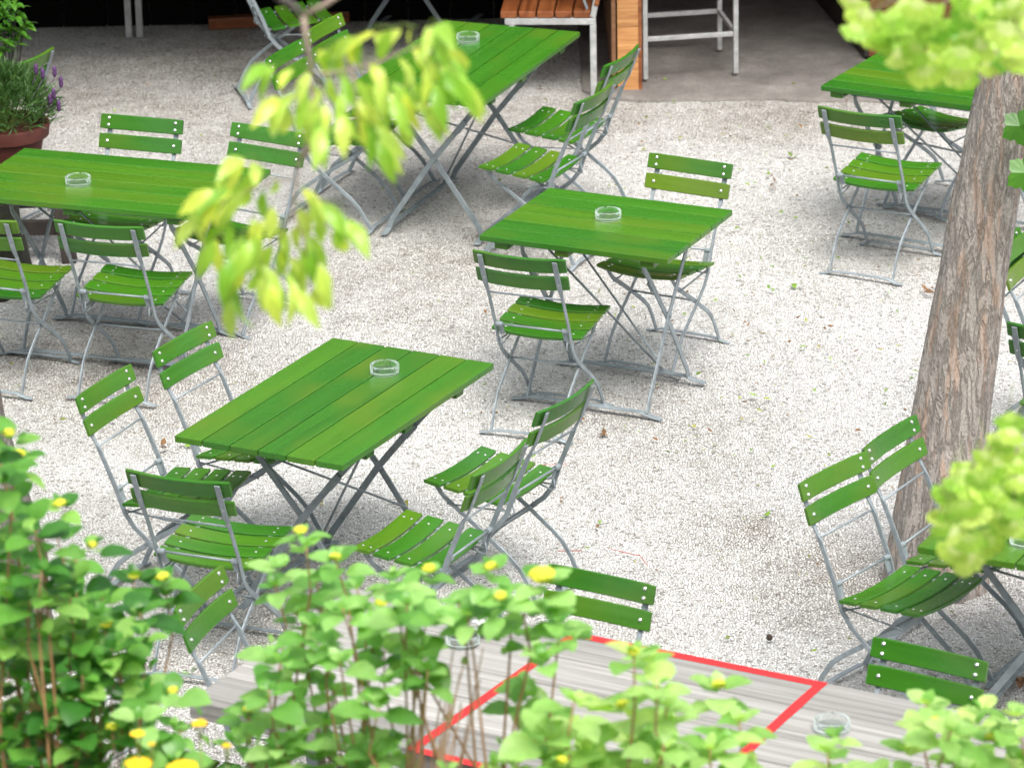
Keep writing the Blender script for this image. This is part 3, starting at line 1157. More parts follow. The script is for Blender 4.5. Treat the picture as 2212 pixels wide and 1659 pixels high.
# ------------------------------------------------------------------ tall steel table frame
f0 = gz(1394, 171, 0.03)
f1 = gz(1589, 158, 0.03)
f2 = gz(1554, 108, 0.03)
bar_t = empty('bar_table', (f0.x, f0.y, 0.03), math.atan2((f1 - f0).y, (f1 - f0).x))
tag(bar_t, 'tall table on a pale grey square steel frame standing on the concrete', 'table')
wT = (f1 - f0).length
exT = (f1 - f0).normalized()
d_ = f2 - f0
lx2 = d_.dot(exT)
ly2 = d_.dot(Vector((-exT.y, exT.x, 0)))
for (x, y) in ((0, 0), (wT, 0), (lx2, ly2), (lx2 - wT, ly2)):
    mb = MB()
    mb.box((x, y, 0.53), (0.026, 0.026, 1.06))
    mb.build('leg', METAL_L, bar_t, bevel=0.003)
for (a, c) in (((0, 0), (wT, 0)), ((wT, 0), (lx2, ly2)), ((lx2 - wT, ly2), (lx2, ly2)), ((0, 0), (lx2 - wT, ly2))):
    mb = MB()
    a3, c3 = Vector((a[0], a[1], 0.215)), Vector((c[0], c[1], 0.215))
    dd = (c3 - a3).normalized()
    mb.bar([a3 + dd * 0.014, c3 - dd * 0.014], 0.024, 0.020, (0, 0, 1))
    mb.build('rail', METAL_L, bar_t, bevel=0.002)
mb = MB()
mb.box((lx2 / 2, ly2 / 2, 1.08), (wT + 0.2, ly2 + 0.2, 0.035))
mb.build('tabletop', BROWNWOOD, bar_t, bevel=0.004)

# ------------------------------------------------------------------ leaves
def leaf(mb, p, d, nrm, L, W, shape='ovate', droop=0.3, fold=0.25, n=7, mi=0):
    d = Vector(d).normalized()
    nrm = Vector(nrm)
    nrm = (nrm - d * nrm.dot(d)).normalized()
    s = d.cross(nrm)
    vs = []
    for i in range(n + 1):
        t = i / n
        if shape == 'ovate':
            w = math.sin(math.pi * min(1, t ** 0.80)) ** 0.62 * 0.5
        elif shape == 'lance':
            w = math.sin(math.pi * t ** 0.85) ** 0.9 * 0.5
        else:
            w = math.sin(math.pi * t) * 0.5
        if i in (0, n):
            w = 0.02
        c = p + d * (L * t) - nrm * (droop * L * t * t) + nrm * 0.05 * L * math.sin(math.pi * t)
        ser = 1 + (0.06 if i % 2 else -0.03)
        wv = W * w * ser
        lift = nrm * (fold * wv)
        vs += [c - s * wv + lift, c - s * wv * 0.5 + lift * 0.45, c, c + s * wv * 0.5 + lift * 0.45, c + s * wv + lift]
    fs = []
    for i in range(n):
        for k in range(4):
            a = i * 5 + k
            fs.append((a, a + 1, a + 6, a + 5))
    mb.add(vs, fs, mi)


def fan(mb, p, d, nrm, r, mi=0):
    d = Vector(d).normalized()
    nrm = Vector(nrm)
    nrm = (nrm - d * nrm.dot(d)).normalized()
    s = d.cross(nrm)
    vs = [p]
    n = 18
    half = random.uniform(0.95, 1.25)
    cup = random.uniform(-0.15, 0.25)
    for ring in (0.5, 1.0):
        for i in range(n + 1):
            t = -1 + 2 * i / n
            a = t * half
            rr = r * ring * (1 - 0.10 * abs(t) ** 3)
            if ring == 1.0:
                rr *= 1 + 0.03 * math.sin(i * 1.1 + p.x * 40) - (0.12 if i == n // 2 else 0)
            vs.append(p + d * rr * math.cos(a) + s * rr * math.sin(a) - nrm * (cup * rr * ring) + nrm * 0.04 * r * math.sin(i * 1.7) * ring)
    fs = [(0, 1 + i, 2 + i) for i in range(n)]
    for i in range(n):
        a = 1 + i
        fs.append((a, a + n + 1, a + n + 2, a + 1))
    mb.add(vs, fs, mi)
    for q in range(n):
        mb.m[len(mb.m) - len(fs) + q] = 2


def rv(a=1.0):
    return Vector((random.uniform(-a, a), random.uniform(-a, a), random.uniform(-a, a)))


UPV = Vector((0, 0, 1))

# ------------------------------------------------------------------ raised bed that carries the shrubs
bed = empty('raised_bed', (0, 9.0, 0))
tag(bed, 'stone raised bed below the picture carrying the hydrangea shrubs', 'planter')
b = MB()
b.box((0, 9.55, 0.62), (7.0, 0.12, 1.24))
b.box((0, 8.05, 0.62), (7.0, 0.12, 1.24))
part(b, 'wall', STONE, bed, bevel=0.01)
b = MB()
b.box((0, 8.8, 0.60), (7.0, 1.38, 1.12))
part(b, 'soil', SOIL, bed)


def rosette(mb, tip, axis, size, pairs, mi=0, seed_rot=None):
    ax = Vector(axis).normalized()
    x = ax.orthogonal().normalized()
    y = ax.cross(x)
    ph = random.uniform(0, 3.14) if seed_rot is None else seed_rot
    for k in range(pairs):
        a0 = ph + k * math.pi / 2
        L = size * (0.42, 0.72, 0.95, 1.0, 1.0, 0.95)[min(k, 5)] * random.uniform(0.70, 1.18)
        elev = (1.05, 0.55, 0.22, 0.05, -0.05, -0.1)[min(k, 5)]
        pos = tip - ax * (0.006 + (0, .006, .022, .05, .085, .125)[min(k, 5)] * size / 0.1)
        for q in (0, 1):
            a = a0 + q * math.pi + random.uniform(-0.25, 0.25)
            h = x * math.cos(a) + y * math.sin(a)
            d = (h * math.cos(elev) + ax * math.sin(elev)).normalized()
            pet = 0.18 * L
            nn = (ax * math.cos(elev) - h * math.sin(elev)) + rv(0.12)
            leaf(mb, pos + d * pet, d, nn, L, L * random.uniform(0.74, 0.90), 'ovate', random.uniform(0.10, 0.38), random.uniform(0.05, 0.25), mi=mi)


def shrub(name, label, tips, y, leafm, size, base_x, budm=BUD, dens=3, fill=1.0, multi=0, grp='hydrangea shrubs in the raised bed', stemm=STEMM):
    root = empty(name, (base_x, 8.9, 1.15))
    tag(root, label, 'shrub', grp)
    off = Vector(root.location)
    fol = MB()
    st = MB()
    ext = []
    for q in range(multi):
        ext += [(tp[0] + random.uniform(-48, 48), tp[1] + random.uniform(12, 75), 0) for tp in tips]
    for tp in list(tips) + ext:
        u, v = tp[0], tp[1]
        bud = tp[2] if len(tp) > 2 else 1
        yy = y + random.uniform(-0.25, 0.25) + (tp[3] if len(tp) > 3 else 0)
        tip = at(u, v, yy) - off
        axis = Vector((random.uniform(-0.25, 0.25), random.uniform(-0.35, 0.1), 1))
        rosette(fol, tip, axis, size * random.uniform(0.85, 1.12), dens + (1 if random.random() < 0.5 else 0))
        # stem down
        basep = Vector((tip.x * 0.75 + random.uniform(-0.12, 0.12), max(-0.6, min(0.5, (tip.y) * 0.6)), 0.0))
        L = tip.z
        mid = tip.lerp(basep, 0.45) + Vector((random.uniform(-0.05, 0.05), 0, 0.03))
        q1 = tip - axis.normalized() * min(0.12, L * 0.3)
        mid.x += random.uniform(-0.06, 0.06)
        if random.random() < 0.55: st.tube([tip, q1, mid, basep], [0.0022, 0.0028, 0.0038, 0.005], 6)
        # leaves along the stem
        for t in ((0.16, 0.28, 0.40, 0.49) if L > 0.35 else (0.2, 0.42)):
            if random.random() < 0.9 * fill:
                pp = tip.lerp(mid, t * 2) if t < 0.5 else mid
                rosette(fol, pp, (random.uniform(-.3, .3), random.uniform(-.3, .1), 1), size * random.uniform(0.75, 1.0), 1)
        if bud:
            bd = MB()
            rad = (0.0165 if bud == 1 else 0.030) * random.uniform(0.85, 1.15)
            cc = tip + Vector((0, 0, 0.004))
            bd.dome(cc, rad * 0.9, (0, 0, 1), 0.62, 12, 0, 3)
            bd.dome(cc, rad * 0.9, (0, 0, -1), 0.35, 12, 0, 2)
            nb2 = 26 if bud == 1 else 44
            for k in range(nb2):
                a = k * 2.399
                rr = math.sqrt((k + 0.5) / nb2)
                h_ = math.sqrt(max(0, 1 - rr * rr)) * 0.60
                nn_ = Vector((rr * math.cos(a), rr * math.sin(a), h_ + 0.15))
                bd.dome(cc + Vector((rr * math.cos(a), rr * math.sin(a), h_)) * rad * 0.9, rad * 0.20, nn_, 1.0, 6, 0, 2)
            bd.build('flower_bud', budm, root, smooth=True)
    fol.build('foliage', leafm, root, smooth=True)
    st.build('stem', stemm, root, smooth=True)
    return root


left_tips = [(20, 940), (42, 985), (130, 1092), (200, 1182), (290, 1248), (352, 1250), (133, 1308), (230, 1352), (60, 1403), (63, 1508), (242, 1574),
             (10, 1040, 0), (70, 1130, 0), (15, 1170, 0), (90, 1230, 0), (30, 1290, 0), (170, 1250, 0), (150, 1400, 0), (20, 1370, 0), (110, 1470, 0), (180, 1490, 0),
             (30, 1560, 0), (110, 1580, 0), (190, 1610, 0), (60, 1640, 0), (150, 1650, 0), (250, 1440, 0), (240, 1400, 0), (300, 1330, 0), (20, 1450, 0), (220, 1290, 0),
             (0, 1100, 0), (50, 1220, 0), (5, 1240, 0), (80, 1350, 0), (170, 1340, 0), (5, 1620, 0), (95, 1530, 0), (200, 1550, 0), (0, 1500, 0)]
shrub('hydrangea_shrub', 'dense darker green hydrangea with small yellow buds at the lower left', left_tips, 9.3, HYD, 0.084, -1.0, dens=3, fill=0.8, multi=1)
mid_tips = [(327, 1490), (374, 1495), (724, 1207), (649, 1150), (694, 1302), (649, 1328), (537, 1535), (825, 1305), (600, 1225, 0), (590, 1410, 0),
            (640, 1450, 0), (580, 1490, 0), (700, 1400, 0), (650, 1550, 0), (600, 1610, 0), (720, 1490, 0), (550, 1650, 0), (690, 1630, 0),
            (390, 1570, 0), (330, 1610, 0), (770, 1265, 0), (750, 1650, 0), (500, 1600, 0), (300, 1550, 0)]
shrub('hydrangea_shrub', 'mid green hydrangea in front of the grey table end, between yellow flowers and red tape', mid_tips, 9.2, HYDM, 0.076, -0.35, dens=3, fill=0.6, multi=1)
mid2 = [(927, 1232), (1060, 1228), (1172, 1250, 2), (1082, 1292), (945, 1328, 0), (818, 1530, 0), (880, 1300, 0), (990, 1300, 0), (1130, 1320, 0), (1210, 1345, 0), (900, 1400, 0),
        (1160, 1400, 0), (800, 1610, 0), (830, 1400, 0), (1130, 1480, 0), (850, 1240, 0)]
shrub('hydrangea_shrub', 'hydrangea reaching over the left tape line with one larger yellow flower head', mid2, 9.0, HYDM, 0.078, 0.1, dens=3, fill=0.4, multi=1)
right_tips = [(1369, 1412), (1346, 1526), (1215, 1645), (1240, 1510, 0), (1180, 1590, 0), (1290, 1640, 0), (1400, 1620, 0), (1440, 1560, 0),
              (1553, 1483), (1490, 1650, 0), (1570, 1600, 0), (1110, 1650, 0), (1420, 1480, 0), (1650, 1700, 0)]
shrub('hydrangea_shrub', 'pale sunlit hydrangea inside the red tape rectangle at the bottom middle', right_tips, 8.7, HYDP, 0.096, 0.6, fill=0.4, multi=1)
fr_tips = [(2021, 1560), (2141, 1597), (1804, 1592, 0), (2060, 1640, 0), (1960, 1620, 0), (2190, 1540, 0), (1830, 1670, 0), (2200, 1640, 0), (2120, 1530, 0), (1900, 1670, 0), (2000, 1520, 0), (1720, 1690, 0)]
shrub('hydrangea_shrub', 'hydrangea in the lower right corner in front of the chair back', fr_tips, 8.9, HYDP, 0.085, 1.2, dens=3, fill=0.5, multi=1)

# yarrow with yellow heads
yar = empty('yarrow_plant', (-0.75, 8.9, 1.15))
tag(yar, 'yarrow with flat orange yellow flower heads at the lower left edge', 'flower')
off = Vector(yar.location)
st = MB()
fo = MB()
for (u, v, r_) in ((299, 1644, 0.030), (394, 1652, 0.034), (297, 1583, 0.016), (431, 1560, 0.017), (490, 1610, 0.010), (327, 1607, 0.008)):
    tip = at(u, v, 8.6) - off
    fl = MB()
    nb_ = int(60 * r_ / 0.03) + 8
    for k in range(nb_):
        a = k * 2.399
        rr = r_ * math.sqrt(k / nb_)
        fl.dome(tip + Vector((rr * math.cos(a), rr * math.sin(a), 0.004 * random.random() - rr * 0.25)), r_ * 0.16 + 0.001, rv(0.3) + UPV, 0.8, 6, 0, 2)
    fl.build('flower_head', YELLOW, yar, smooth=True)
    for k in range(6):
        a = k * 1.05
        st.tube([tip + Vector((r_ * .6 * math.cos(a), r_ * .6 * math.sin(a), -0.005)), tip - Vector((0, 0, 0.05))], 0.0012, 5)
    base = Vector((tip.x * 0.9, tip.y, 0))
    st.tube([tip - Vector((0, 0, 0.05)), tip.lerp(base, 0.5), base], 0.0025, 6)
    for k in range(26):
        pp = tip.lerp(base, random.uniform(0.12, 0.8)) + rv(0.03)
        d = Vector((random.uniform(-1, 1), random.uniform(-1, 1), random.uniform(0.1, 0.9)))
        leaf(fo, pp, d, UPV, random.uniform(0.03, 0.06), 0.006, 'lance', 0.3, 0.2, 4)
st.build('stem', STEMG, yar, smooth=True)
fo.build('foliage', VINE, yar, smooth=True)

# dry tan stalks in front of the red tape
dry = empty('dry_stalks', (-0.1, 8.9, 1.15))
tag(dry, 'bundle of bare tan stalks crossing the left red tape line', 'stalks')
mb = MB()
off = Vector(dry.location)
for k in range(22):
    t = random.random()
    b0 = at(850 + random.uniform(-30, 60), 1700, 9.0) - off
    e0 = at(random.uniform(830, 1080), random.uniform(1350, 1560), 9.0 + random.uniform(-.1, .1)) - off
    b0.z = min(b0.z, 0.15)
    m_ = b0.lerp(e0, 0.5) + Vector((random.uniform(-0.02, 0.02), 0, 0))
    mb.tube([b0, m_, e0], [0.0035, 0.003, 0.0016], 5)
mb.build('stem', simple('dry_stem', (0.42, 0.27, 0.17), 0.8, 0, 0.25, 20), dry, smooth=True)


# ------------------------------------------------------------------ trees
def tree_trunk(mb, path, radii, seg=72, rows=150, ridge=0.014, seed=0, flare0=0.3):
    P = [Vector(p) for p in path]
    n = len(P) - 1
    vs = []
    for j in range(rows + 1):
        t = j / rows * n
        i = min(int(t), n - 1)
        f = t - i
        # catmull
        a = P[max(i - 1, 0)]
        b_ = P[i]
        c_ = P[i + 1]
        d2 = P[min(i + 2, n)]
        c = 0.5 * ((2 * b_) + (c_ - a) * f + (2 * a - 5 * b_ + 4 * c_ - d2) * f * f + (3 * b_ - a - 3 * c_ + d2) * f ** 3)
        r = radii[i] * (1 - f) + radii[i + 1] * f - ridge * 0.4
        for k in range(seg):
            an = 2 * math.pi * k / seg
            q = Vector((math.cos(an), math.sin(an), 0))
            flare = 1.0
            if c.z < 0.30:
                flare += (0.30 - c.z) * (0.12 + 2 * flare0 * max(0, noise.noise(Vector((q.x * 1.6 + seed, q.y * 1.6, 0))) * 2))
            rd = noise.noise(Vector((q.x * 9 + seed, q.y * 9, c.z * 1.6)))
            rd2 = noise.noise(Vector((q.x * 22 + seed, q.y * 22, c.z * 4)))
            low = noise.noise(Vector((q.x * 1.5, q.y * 1.5 + seed, c.z * 1.2)))
            rr = r * flare * (1 + 0.06 * low) + ridge * (rd * 1.0 + rd2 * 0.5)
            vs.append(c + q * rr)
    fs = []
    for j in range(rows):
        for k in range(seg):
            a = j * seg + k
            c = j * seg + (k + 1) % seg
            fs.append((a, c, c + seg, a + seg))
    mb.add(vs, fs)


# right tree (ginkgo) : trunk leans right, limb brings ginkgo sprays over the view
def mid_at(u0, u1, v, y):
    a = at(u0, v, y)
    c = at(u1, v, y)
    return (a + c) / 2, abs(c.x - a.x) / 2


YT = 14.42
rows_ = [(1908, 2140, 1236), (1928, 2130, 1150), (1942, 2132, 1060), (1971, 2142, 900), (2024, 2179, 600), (2062, 2208, 400), (2122, 2264, 130)]
path, rad = [], []
for (u0, u1, v) in rows_:
    c, r_ = mid_at(u0, u1, v, YT)
    path.append(c)
    rad.append(r_)
base_t = Vector((path[0].x, YT, -0.05))
path[0] = base_t
gk = empty('ginkgo_tree', (base_t.x, YT, 0))
tag(gk, 'leaning tree with furrowed grey and orange bark at the right, pale fan leaves hanging', 'tree')
last = path[-1]
dl = (path[-1] - path[-2])
path += [last + dl * 1.0, last + dl * 2.2, last + dl * 3.4]
rad += [rad[-1] * 0.96, rad[-1] * 0.9, rad[-1] * 0.8]
off = Vector(gk.location)
mb = MB()
tree_trunk(mb, [p - off for p in path], rad, seed=3, flare0=0.55)
mb.build('trunk', BARK, gk, smooth=True)
top = path[-1]
YG = 8.0


def limb(mb, pts, r0_, r1_, n=8):
    k = len(pts)
    mb.tube(pts, [r0_ + (r1_ - r0_) * i / (k - 1) for i in range(k)], n)


cA = at(2020, -90, YG)
cB = at(2300, 900, YG + 0.1)
mb = MB()
j1 = Vector((2.6, 11.0, 4.6))
limb(mb, [path[-1] - off, j1 - off, Vector((2.2, 9.0, 5.0)) - off, cA + Vector((0.3, 0.2, 0.45)) - off, cA + Vector((0.0, 0, 0.12)) - off], 0.07, 0.010)
mb.build('limb', BARK2, gk, smooth=True)
mb = MB()
limb(mb, [j1 - off, Vector((2.3, 9.2, 4.4)) - off, at(2420, 640, YG) - off, at(2330, 820, YG) - off, cB - off], 0.045, 0.006)
mb.build('limb', BARK2, gk, smooth=True)


def ginkgo_cloud(mb, tw, pts, n, spread, size, y):
    for k in range(n):
        u, v = random.choice(pts)
        c = at(u + random.gauss(0, spread), v + random.gauss(0, spread * 0.8), y + random.uniform(-0.2, 0.2))
        d = Vector((random.uniform(-0.75, 0.75), random.uniform(-0.5, 0.3), -1.0))
        nn = Vector((random.uniform(-0.4, 0.4), -1.0, random.uniform(-0.2, 0.9)))
        s_ = size * random.uniform(0.75, 1.15)
        fan(mb, c - off, d, nn, s_)
        mb.tube([c - off, c - off - d.normalized() * 0.04 + Vector((0, 0, 0.015))], 0.0008, 4, 1)


gl = MB()
tw = MB()
A_pts = [(1860, 8), (1880, 40), (1900, 20), (1930, 55), (1945, 20), (1960, 85), (1990, 50), (1985, 110), (1998, 125), (2010, 30), (2040, 70), (2060, 20), (2075, 100), (2095, 60), (2110, 110), (2115, 20),
         (2140, 70), (2160, 30), (2170, 90), (2190, 50), (2205, 90), (2150, 5), (2210, 10), (2230, 60), (1960, -20), (2100, -20), (2200, -20)]
for (u, v) in A_pts:
    ginkgo_cloud(gl, tw, [(u, v)], 3, 15, 0.049, YG)
B_pts = [(2190, 900), (2170, 930), (2140, 960), (2110, 985), (2080, 1010), (2065, 1050), (2095, 1045), (2130, 1015), (2160, 990), (2200, 960), (2060, 1090), (2095, 1095), (2130, 1070), (2170, 1050),
         (2205, 1030), (2070, 1130), (2105, 1135), (2140, 1120), (2180, 1110), (2205, 1090), (2075, 1165), (2090, 1180), (2120, 1160), (2230, 1000), (2230, 1120)]
for (u, v) in B_pts:
    ginkgo_cloud(gl, tw, [(u, v + 0)], 3, 15, 0.045, YG)
for (u0, v0, u1, v1) in ((2100, -60, 1880, 30), (2100, -60, 1990, 100), (2120, -60, 2110, 90), (2150, -60, 2200, 70), (2300, 880, 2200, 940), (2200, 940, 2090, 1020), (2200, 940, 2190, 1080), (2150, 980, 2080, 1140)):
    a_, c_ = at(u0, v0, YG) - off, at(u1, v1, YG) - off
    tq = MB()
    tq.tube([a_, a_.lerp(c_, 0.5) + Vector((0, 0, 0.02)), c_], [0.004, 0.003, 0.0015], 5)
    tq.build('twig', TWIGM, gk, smooth=True)
gl.build('foliage', [GINK, STEMG, GINK2], gk, smooth=True)


# lobed leaves of a climber on the trunk
def lobed(mb, p, d, nrm, r):
    d = Vector(d).normalized()
    nrm = Vector(nrm)
    nrm = (nrm - d * nrm.dot(d)).normalized()
    s = d.cross(nrm)
    n = 30
    vs = [p + d * r * 0.25]
    for k in range(n):
        a = 2 * math.pi * k / n
        rr = r * (0.80 + 0.12 * math.cos(5 * a) + 0.07 * math.cos(a) + 0.05 * math.cos(15 * a))
        vs.append(p + d * (rr * math.cos(a) + r * 0.25) + s * rr * math.sin(a) - nrm * 0.15 * r * math.cos(2 * a))
    mb.add(vs, [(0, 1 + k, 1 + (k + 1) % n) for k in range(n)])


vn = empty('climbing_vine', (path[3].x + 0.15, YT - 0.15, 0))
tag(vn, 'dark green lobed vine leaves on the right flank of the tree trunk', 'vine')
mb = MB()
st = MB()
o2 = Vector(vn.location)
for (u, v, r_, yy) in ((2200, 262, 0.075, 14.12), (2236, 250, 0.07, 14.16), (2212, 362, 0.080, 14.08), (2245, 330, 0.06, 14.18)):
    c = at(u, v, yy) - o2
    lobed(mb, c, (random.uniform(-.3, .3), -0.3, -1), (-0.3, -1, 0.6), r_)
mb.build('foliage', VINE, vn, smooth=False)
st.tube([Vector((0.12, 0, 0.0)), at(2235, 700, 14.25) - o2, at(2240, 400, 14.25) - o2, at(2225, 250, 14.25) - o2, at(2250, 60, 14.25) - o2], 0.006, 6)
st.build('stem', STEMM, vn, smooth=True)

# left tree, barely in the picture
YL = 13.9
rows_ = [(-110, 104, 1290), (-110, 96, 1180), (-135, 62, 1060), (-165, 17, 925), (-190, -3, 820), (-240, -60, 560), (-300, -130, 200)]
path2, rad2 = [], []
for (u0, u1, v) in rows_:
    c, r_ = mid_at(u0, u1, v, YL)
    path2.append(c)
    rad2.append(r_)
path2.insert(0, Vector((path2[0].x + 0.01, YL, -0.05)))
rad2.insert(0, rad2[0] * 1.05)
lt = empty('lime_tree', (path2[0].x, YL, 0))
tag(lt, 'tree at the left edge whose lime green leafy branch hangs over the tables', 'tree')
off2 = Vector(lt.location)
e_ = path2[-1] - path2[-2]
path2 += [path2[-1] + Vector((-0.05, 0, 1.2)), path2[-1] + Vector((0.05, -0.3, 2.4))]
rad2 += [0.11, 0.09]
mb = MB()
tree_trunk(mb, [p - off2 for p in path2], rad2, seed=11)
mb.build('trunk', BARK2, lt, smooth=True)
# added crown on the left tree, unseen, shading the left tables
cr = MB()
random.seed(5)
for k in range(2600):
    a = random.uniform(0, 6.283)
    b_ = random.uniform(-1, 1)
    rr = random.random() ** 0.4
    q = math.sqrt(1 - b_ * b_)
    c = Vector((-3.05 + 1.75 * rr * q * math.cos(a), 16.3 + 2.4 * rr * q * math.sin(a), 4.9 + 1.2 * rr * b_))
    if noise.noise(c * 0.9) < -0.12:
        continue
    leaf(cr, c - off2, rv(), UPV + rv(0.7), random.uniform(0.12, 0.2), 0.08, 'lance', 0.2, 0.1, 2)
cr.build('shade_crown', WALN, lt, smooth=True)
mb = MB()
limb_pts = [path2[-1], Vector((-2.7, 14.9, 4.9)), Vector((-3.0, 16.2, 5.0)), Vector((-3.3, 17.6, 5.2))]
mb.tube([p - off2 for p in limb_pts], [0.09, 0.07, 0.05, 0.02], 10)
mb.build('limb', BARK2, lt, smooth=True)
random.seed(31)
YW = 7.4
mb = MB()
h0 = at(595, -140, YW)
limb(mb, [path2[-1] - off2, Vector((-1.9, 10.5, 5.4)) - off2, Vector((-1.2, 8.2, 5.5)) - off2, h0 + Vector((-.1, .1, .3)) - off2, h0 - off2, at(590, -20, YW) - off2, at(655, 34, YW) - off2], 0.06, 0.006)
mb.build('limb', BARK2, lt, smooth=True)
tw = MB()


def TW(uvs, r0_, r1_, y=YW):
    ps = [at(u, v, y) - off2 for (u, v) in uvs]
    k = len(ps)
    tq = MB()
    tq.tube(ps, [r0_ + (r1_ - r0_) * i / (k - 1) for i in range(k)], 7)
    tq.build('twig', TWIGM, lt, smooth=True)


TW([(655, 34), (700, 12), (760, -30)], 0.0052, 0.0060)
TW([(655, 34), (662, 90), (672, 140), (668, 170)], 0.0062, 0.004)
TW([(662, 150), (700, 160), (760, 150), (830, 130), (900, 100), (950, 120)], 0.003, 0.0014)
TW([(668, 165), (680, 230), (670, 300), (648, 345), (640, 380), (632, 460), (600, 520)], 0.0046, 0.002)
TW([(640, 380), (560, 400), (480, 440)], 0.002, 0.001)
TW([(690, 300), (648, 345)], 0.003, 0.004)
TW([(760, 150), (770, 220), (775, 300)], 0.0025, 0.0012)
TW([(632, 450), (660, 530), (670, 620)], 0.002, 0.0012)
wl = MB()


def sprig(u, v, du, dv, n, L, y=YW):
    """leaflets hanging along a thin rachis"""
    a = at(u, v, y) - off2
    c = at(u + du, v + dv, y + random.uniform(-0.12, 0.12)) - off2
    wl.tube([a, a.lerp(c, 0.5) + Vector((0, 0, 0.012)), c], [0.0014, 0.0011, 0.0007], 5, 1)
    ax = (c - a).normalized()
    for k in range(n):
        t = (k + 0.6) / n
        pp = a.lerp(c, t)
        sd = 1 if k % 2 else -1
        side = Vector((ax.z, 0, -ax.x)) * sd
        d = ax * 0.7 + side * 0.55 + Vector((0, random.uniform(-0.4, 0.2), -0.75)) + rv(0.15)
        nn = Vector((random.uniform(-0.6, 0.6), random.uniform(-1, -0.2), random.uniform(0.2, 1)))
        leaf(wl, pp, d, nn, L * random.uniform(0.75, 1.15), L * random.uniform(0.27, 0.36), 'lance', random.uniform(0.1, 0.5), random.uniform(0.05, 0.35))
    leaf(wl, c, ax + Vector((0, 0, -0.5)), Vector((random.uniform(-.5, .5), -1, .6)), L, L * 0.38, 'lance', 0.3, 0.2)


for (u, v, du, dv) in ((690, 160, -110, -20), (700, 170, -90, 70), (720, 150, -40, 90), (740, 140, 0, 110), (760, 150, 40, 110), (790, 120, 60, 90), (820, 120, -20, 110), (850, 110, 50, 80),
                       (880, 90, 80, 60), (900, 80, 40, 110), (930, 90, 60, 80), (860, 60, -90, 20), (900, 60, -60, 10), (780, 90, -60, 20), (920, 60, 30, -10), (760, 200, 60, 80),
                       (700, 210, -10, 70), (680, 190, -80, 20), (800, 200, 60, 60), (730, 90, -30, 20), (830, 170, 80, 60), (950, 110, 50, 70), (780, 240, 40, 70), (960, 90, 30, 30)):
    sprig(u, v, du, dv, 3, 0.078)
for (u, v, du, dv) in ((620, 390, -120, 0), (600, 400, -150, 60), (560, 400, -110, 30), (520, 430, -90, 40), (600, 430, -60, 90), (640, 430, 20, 100), (620, 470, -60, 110), (650, 440, 70, 60),
                       (560, 450, -60, 110), (530, 500, -30, 120), (600, 520, 0, 110), (640, 520, 40, 100), (590, 480, 40, 90), (660, 490, 30, 90), (520, 540, -20, 110), (560, 560, 20, 60),
                       (640, 400, 60, 40), (700, 430, 60, 50), (500, 460, -40, 60), (580, 360, -60, -20), (610, 580, 40, 50), (540, 400, -80, 10)):
    sprig(u, v, du, dv, 3, 0.078)
wl.build('foliage', [WALN, STEMG], lt, smooth=True)

# ------------------------------------------------------------------ pot of lavender on a dark stool
pc = at(10, 284, 18.62)
stool = empty('dark_stool', (pc.x, pc.y, 0))
tag(stool, 'dark wooden stool under the terracotta pot behind the left table', 'stool')
zt = pc.z - 0.20
mb = MB()
for k in range(4):
    mb.box((0.01 + k * 0.0, -0.19 + k * 0.127, zt - 0.02), (0.62, 0.12, 0.035))
mb.build('seat', DARKWOOD, stool, bevel=0.003)
for (x, y) in ((-0.26, -0.20), (0.25, -0.20), (-0.26, 0.2), (0.25, 0.2)):
    mb = MB()
    mb.bar([(x, y, zt - 0.038), (x * 1.18, y * 1.15, 0)], 0.065, 0.065, (0, 1, 0))
    mb.build('leg', DARKWOOD, stool, bevel=0.003)
for y in (-0.21, 0.21):
    mb = MB()
    mb.box((0, y, zt * 0.45), (0.50, 0.03, 0.07))
    mb.build('rail', DARKWOOD, stool, bevel=0.003)
pot = empty('terracotta_pot', (pc.x, pc.y, zt))
tag(pot, 'round terracotta flower pot with lavender at the left edge', 'flower pot')
mb = MB()
mb.lathe([(0.001, 0), (0.135, 0), (0.145, 0.01), (0.180, 0.17), (0.190, 0.172), (0.205, 0.182), (0.212, 0.235), (0.208, 0.243), (0.195, 0.243), (0.188, 0.20), (0.001, 0.20)], 48)
mb.build('pot', TERRA, pot, smooth=True).modifiers.new('s', 'EDGE_SPLIT').split_angle = R(35)
lav = empty('lavender_plant', (pc.x, pc.y, zt + 0.20))
tag(lav, 'bushy lavender with narrow leaves and a few purple heads in the terracotta pot', 'plant')
mb = MB()
for k in range(3800):
    a = random.uniform(0, 2 * math.pi)
    rr = random.random() ** 0.5
    hh = random.random()
    th = random.uniform(0, 1.5)
    rad_ = 0.265 * random.uniform(0.55, 1.0)
    base = Vector((math.cos(a) * math.sin(th) * rad_, math.sin(a) * math.sin(th) * rad_, 0.05 + math.cos(th) * rad_ * 0.95))
    d = base.normalized() * 0.8 + rv(0.7) + Vector((0, 0, 0.25))
    leaf(mb, base, d, rv(), random.uniform(0.04, 0.07), 0.007, 'lance', 0.2, 0.2, 3)
mb.build('foliage', NEEDLE, lav)
mb = MB()
for k in range(60):
    a = random.uniform(0, 2 * math.pi)
    th = random.uniform(0, 1.3)
    mb.tube([(0, 0, 0), (math.cos(a) * math.sin(th) * 0.24, math.sin(a) * math.sin(th) * 0.24, 0.05 + math.cos(th) * 0.24)], 0.002, 4)
mb.build('stem', STEMG, lav)
